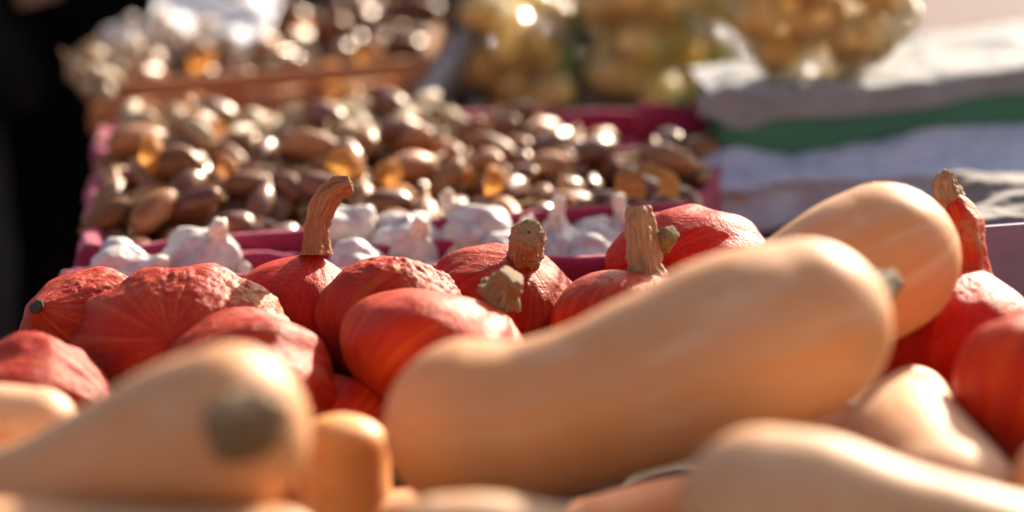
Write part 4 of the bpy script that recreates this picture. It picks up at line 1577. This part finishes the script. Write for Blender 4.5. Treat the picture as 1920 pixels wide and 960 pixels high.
# ------------------------------------------------------------------ person at the left
def ellipse_tube(rings, seg=36, fold=0.0, seed=1, nf=7):
    V = []
    for (x, y, z, a, b_) in rings:
        for j in range(seg):
            ph = 2 * math.pi * j / seg
            k = 1 + fold * math.cos(nf * ph + seed + z * 2)
            V.append((x + a * k * math.cos(ph), y + b_ * k * math.sin(ph), z))
    F = grid_faces(len(rings), seg)
    F.append(tuple(range(seg))[::-1])
    F.append(tuple((len(rings) - 1) * seg + k for k in range(seg)))
    return np.array(V), F


def person(x, y, rz, label, hem=0.26, trouser='navy'):
    e = empty('person', Vector((x, y, 0)))
    sk = {  # joint: (position, radius)
        'pel': ((0, 0, 0.95), 0.13), 'wai': ((0, 0, 1.12), 0.125), 'che': ((0, 0, 1.32), 0.145), 'nec': ((0, 0, 1.50), 0.055), 'hd0': ((0, -0.01, 1.58), 0.075), 'hd1': ((0, -0.015, 1.68), 0.088), 'hd2': ((0, -0.01, 1.76), 0.065),
        'nos': ((0, -0.115, 1.645), 0.012), 'chn': ((0, -0.085, 1.585), 0.03)}
    ed = [('pel', 'wai'), ('wai', 'che'), ('che', 'nec'), ('nec', 'hd0'), ('hd0', 'hd1'), ('hd1', 'hd2'), ('hd1', 'nos'), ('hd0', 'chn')]
    for s, n_ in ((-1, 'l'), (1, 'r')):
        sk['sh' + n_] = ((0.19 * s, 0, 1.42), 0.06)
        sk['el' + n_] = ((0.27 * s, 0.05, 1.15), 0.045)
        sk['wr' + n_] = ((0.20 * s, -0.10, 0.98), 0.032)
        sk['pa' + n_] = ((0.165 * s, -0.14, 0.93), 0.032)
        sk['hi' + n_] = ((0.10 * s, 0, 0.88), 0.088)
        sk['kn' + n_] = ((0.11 * s, -0.01, 0.49), 0.058)
        sk['an' + n_] = ((0.115 * s, 0.02, 0.09), 0.042)
        sk['to' + n_] = ((0.13 * s, -0.12, 0.04), 0.035)
        ed += [('che', 'sh' + n_), ('sh' + n_, 'el' + n_), ('el' + n_, 'wr' + n_), ('wr' + n_, 'pa' + n_), ('pel', 'hi' + n_), ('hi' + n_, 'kn' + n_), ('kn' + n_, 'an' + n_), ('an' + n_, 'to' + n_)]
        for f in range(5):                   # fingers curled inside the coat pockets
            a = 'f%d%s' % (f, n_)
            px_ = (0.165 + (f - 2) * 0.016) * s
            sk[a + 'a'] = ((px_, -0.17, 0.90), 0.009)
            sk[a + 'b'] = ((px_, -0.165, 0.865), 0.008)
            ed += [('pa' + n_, a + 'a'), (a + 'a', a + 'b')]
    keys = list(sk)
    me = bpy.data.meshes.new('body')
    me.from_pydata([sk[k][0] for k in keys], [(keys.index(a), keys.index(b_)) for a, b_ in ed], [])
    me.materials.append(MAT['skin'])
    b = link('body', me, e)
    m = b.modifiers.new('skin', 'SKIN')
    m.use_smooth_shade = True
    for i, k in enumerate(keys):
        me.skin_vertices[0].data[i].radius = (sk[k][1], sk[k][1])
    me.skin_vertices[0].data[0].use_root = True
    s2 = b.modifiers.new('sub', 'SUBSURF')
    s2.levels = s2.render_levels = 2
    # long coat, two sleeves, trousers, shoes, hair
    V, F = ellipse_tube([(0, 0, hem, 0.28, 0.21), (0, 0, hem * 0.4 + 0.85 * 0.6, 0.265, 0.195), (0, 0, 0.85, 0.245, 0.182), (0, 0, 0.98, 0.235, 0.175), (0, 0, 1.14, 0.205, 0.155), (0, 0, 1.30, 0.215, 0.16), (0, 0, 1.40, 0.215, 0.14), (0, 0, 1.455, 0.16, 0.11), (0, 0, 1.50, 0.085, 0.085), (0, 0, 1.54, 0.08, 0.08)], 48, 0.03, 2)
    ct = link('coat', new_mesh('coat', V, F, MAT['black_wool']), e)
    for s in (-1, 1):
        V, F, _ = sweep([(0.19 * s, 0, 1.43), (0.235 * s, 0.03, 1.30), (0.28 * s, 0.05, 1.15), (0.25 * s, -0.03, 1.06), (0.205 * s, -0.11, 0.985), (0.18 * s, -0.15, 0.945)], [0.075, 0.072, 0.066, 0.06, 0.056, 0.055], 24, 18, 0.03, 5, 0.08, 12, 3, 0.5, 0.5)
        link('sleeve', new_mesh('sleeve', V, F, MAT['black_wool']), ct)
    tr = None
    Vs, Fs = [], []
    for s in (-1, 1):
        V, F, _ = sweep([(0.095 * s, 0, 0.92), (0.105 * s, 0, 0.72), (0.11 * s, -0.01, 0.49), (0.115 * s, 0.015, 0.28), (0.118 * s, 0.02, 0.10)], [0.115, 0.10, 0.085, 0.08, 0.082], 26, 22, 0.02, 6, 0.06, 14, 5)
        Fs += [tuple(i + len(Vs) for i in f) for f in F]
        Vs += list(V)
    link('trousers', new_mesh('trousers', Vs, Fs, MAT[trouser]), e)
    for s in (-1, 1):
        V, F, _ = sweep([(0.115 * s, 0.07, 0.045), (0.117 * s, 0.03, 0.055), (0.122 * s, -0.05, 0.05), (0.13 * s, -0.13, 0.042), (0.134 * s, -0.19, 0.036)], [0.040, 0.047, 0.048, 0.045, 0.034], 20, 18, 0, 5, 0, 10, 1, 0.7, 0.8)
        link('shoe', new_mesh('shoe', V, F, MAT['leather']), e)
    V, F = ellipse_tube([(0, 0.03, 1.60, 0.085, 0.075), (0, 0.02, 1.66, 0.098, 0.095), (0, 0.01, 1.74, 0.096, 0.10), (0, 0.0, 1.80, 0.075, 0.08), (0, 0, 1.835, 0.035, 0.04)], 32, 0.03, 1)
    link('hair', new_mesh('hair', V, F, MAT['hair']), e)
    e.rotation_euler = (0, 0, rz)
    tag(e, label, 'person')
    return e


person(-0.60, 3.42, math.radians(25), 'person in a long black coat standing beyond the crates at the stall edge')
person(-0.83, 3.08, math.radians(60), 'person in a black coat and dark navy trousers at the very edge of the frame', 0.74, 'navy_light')
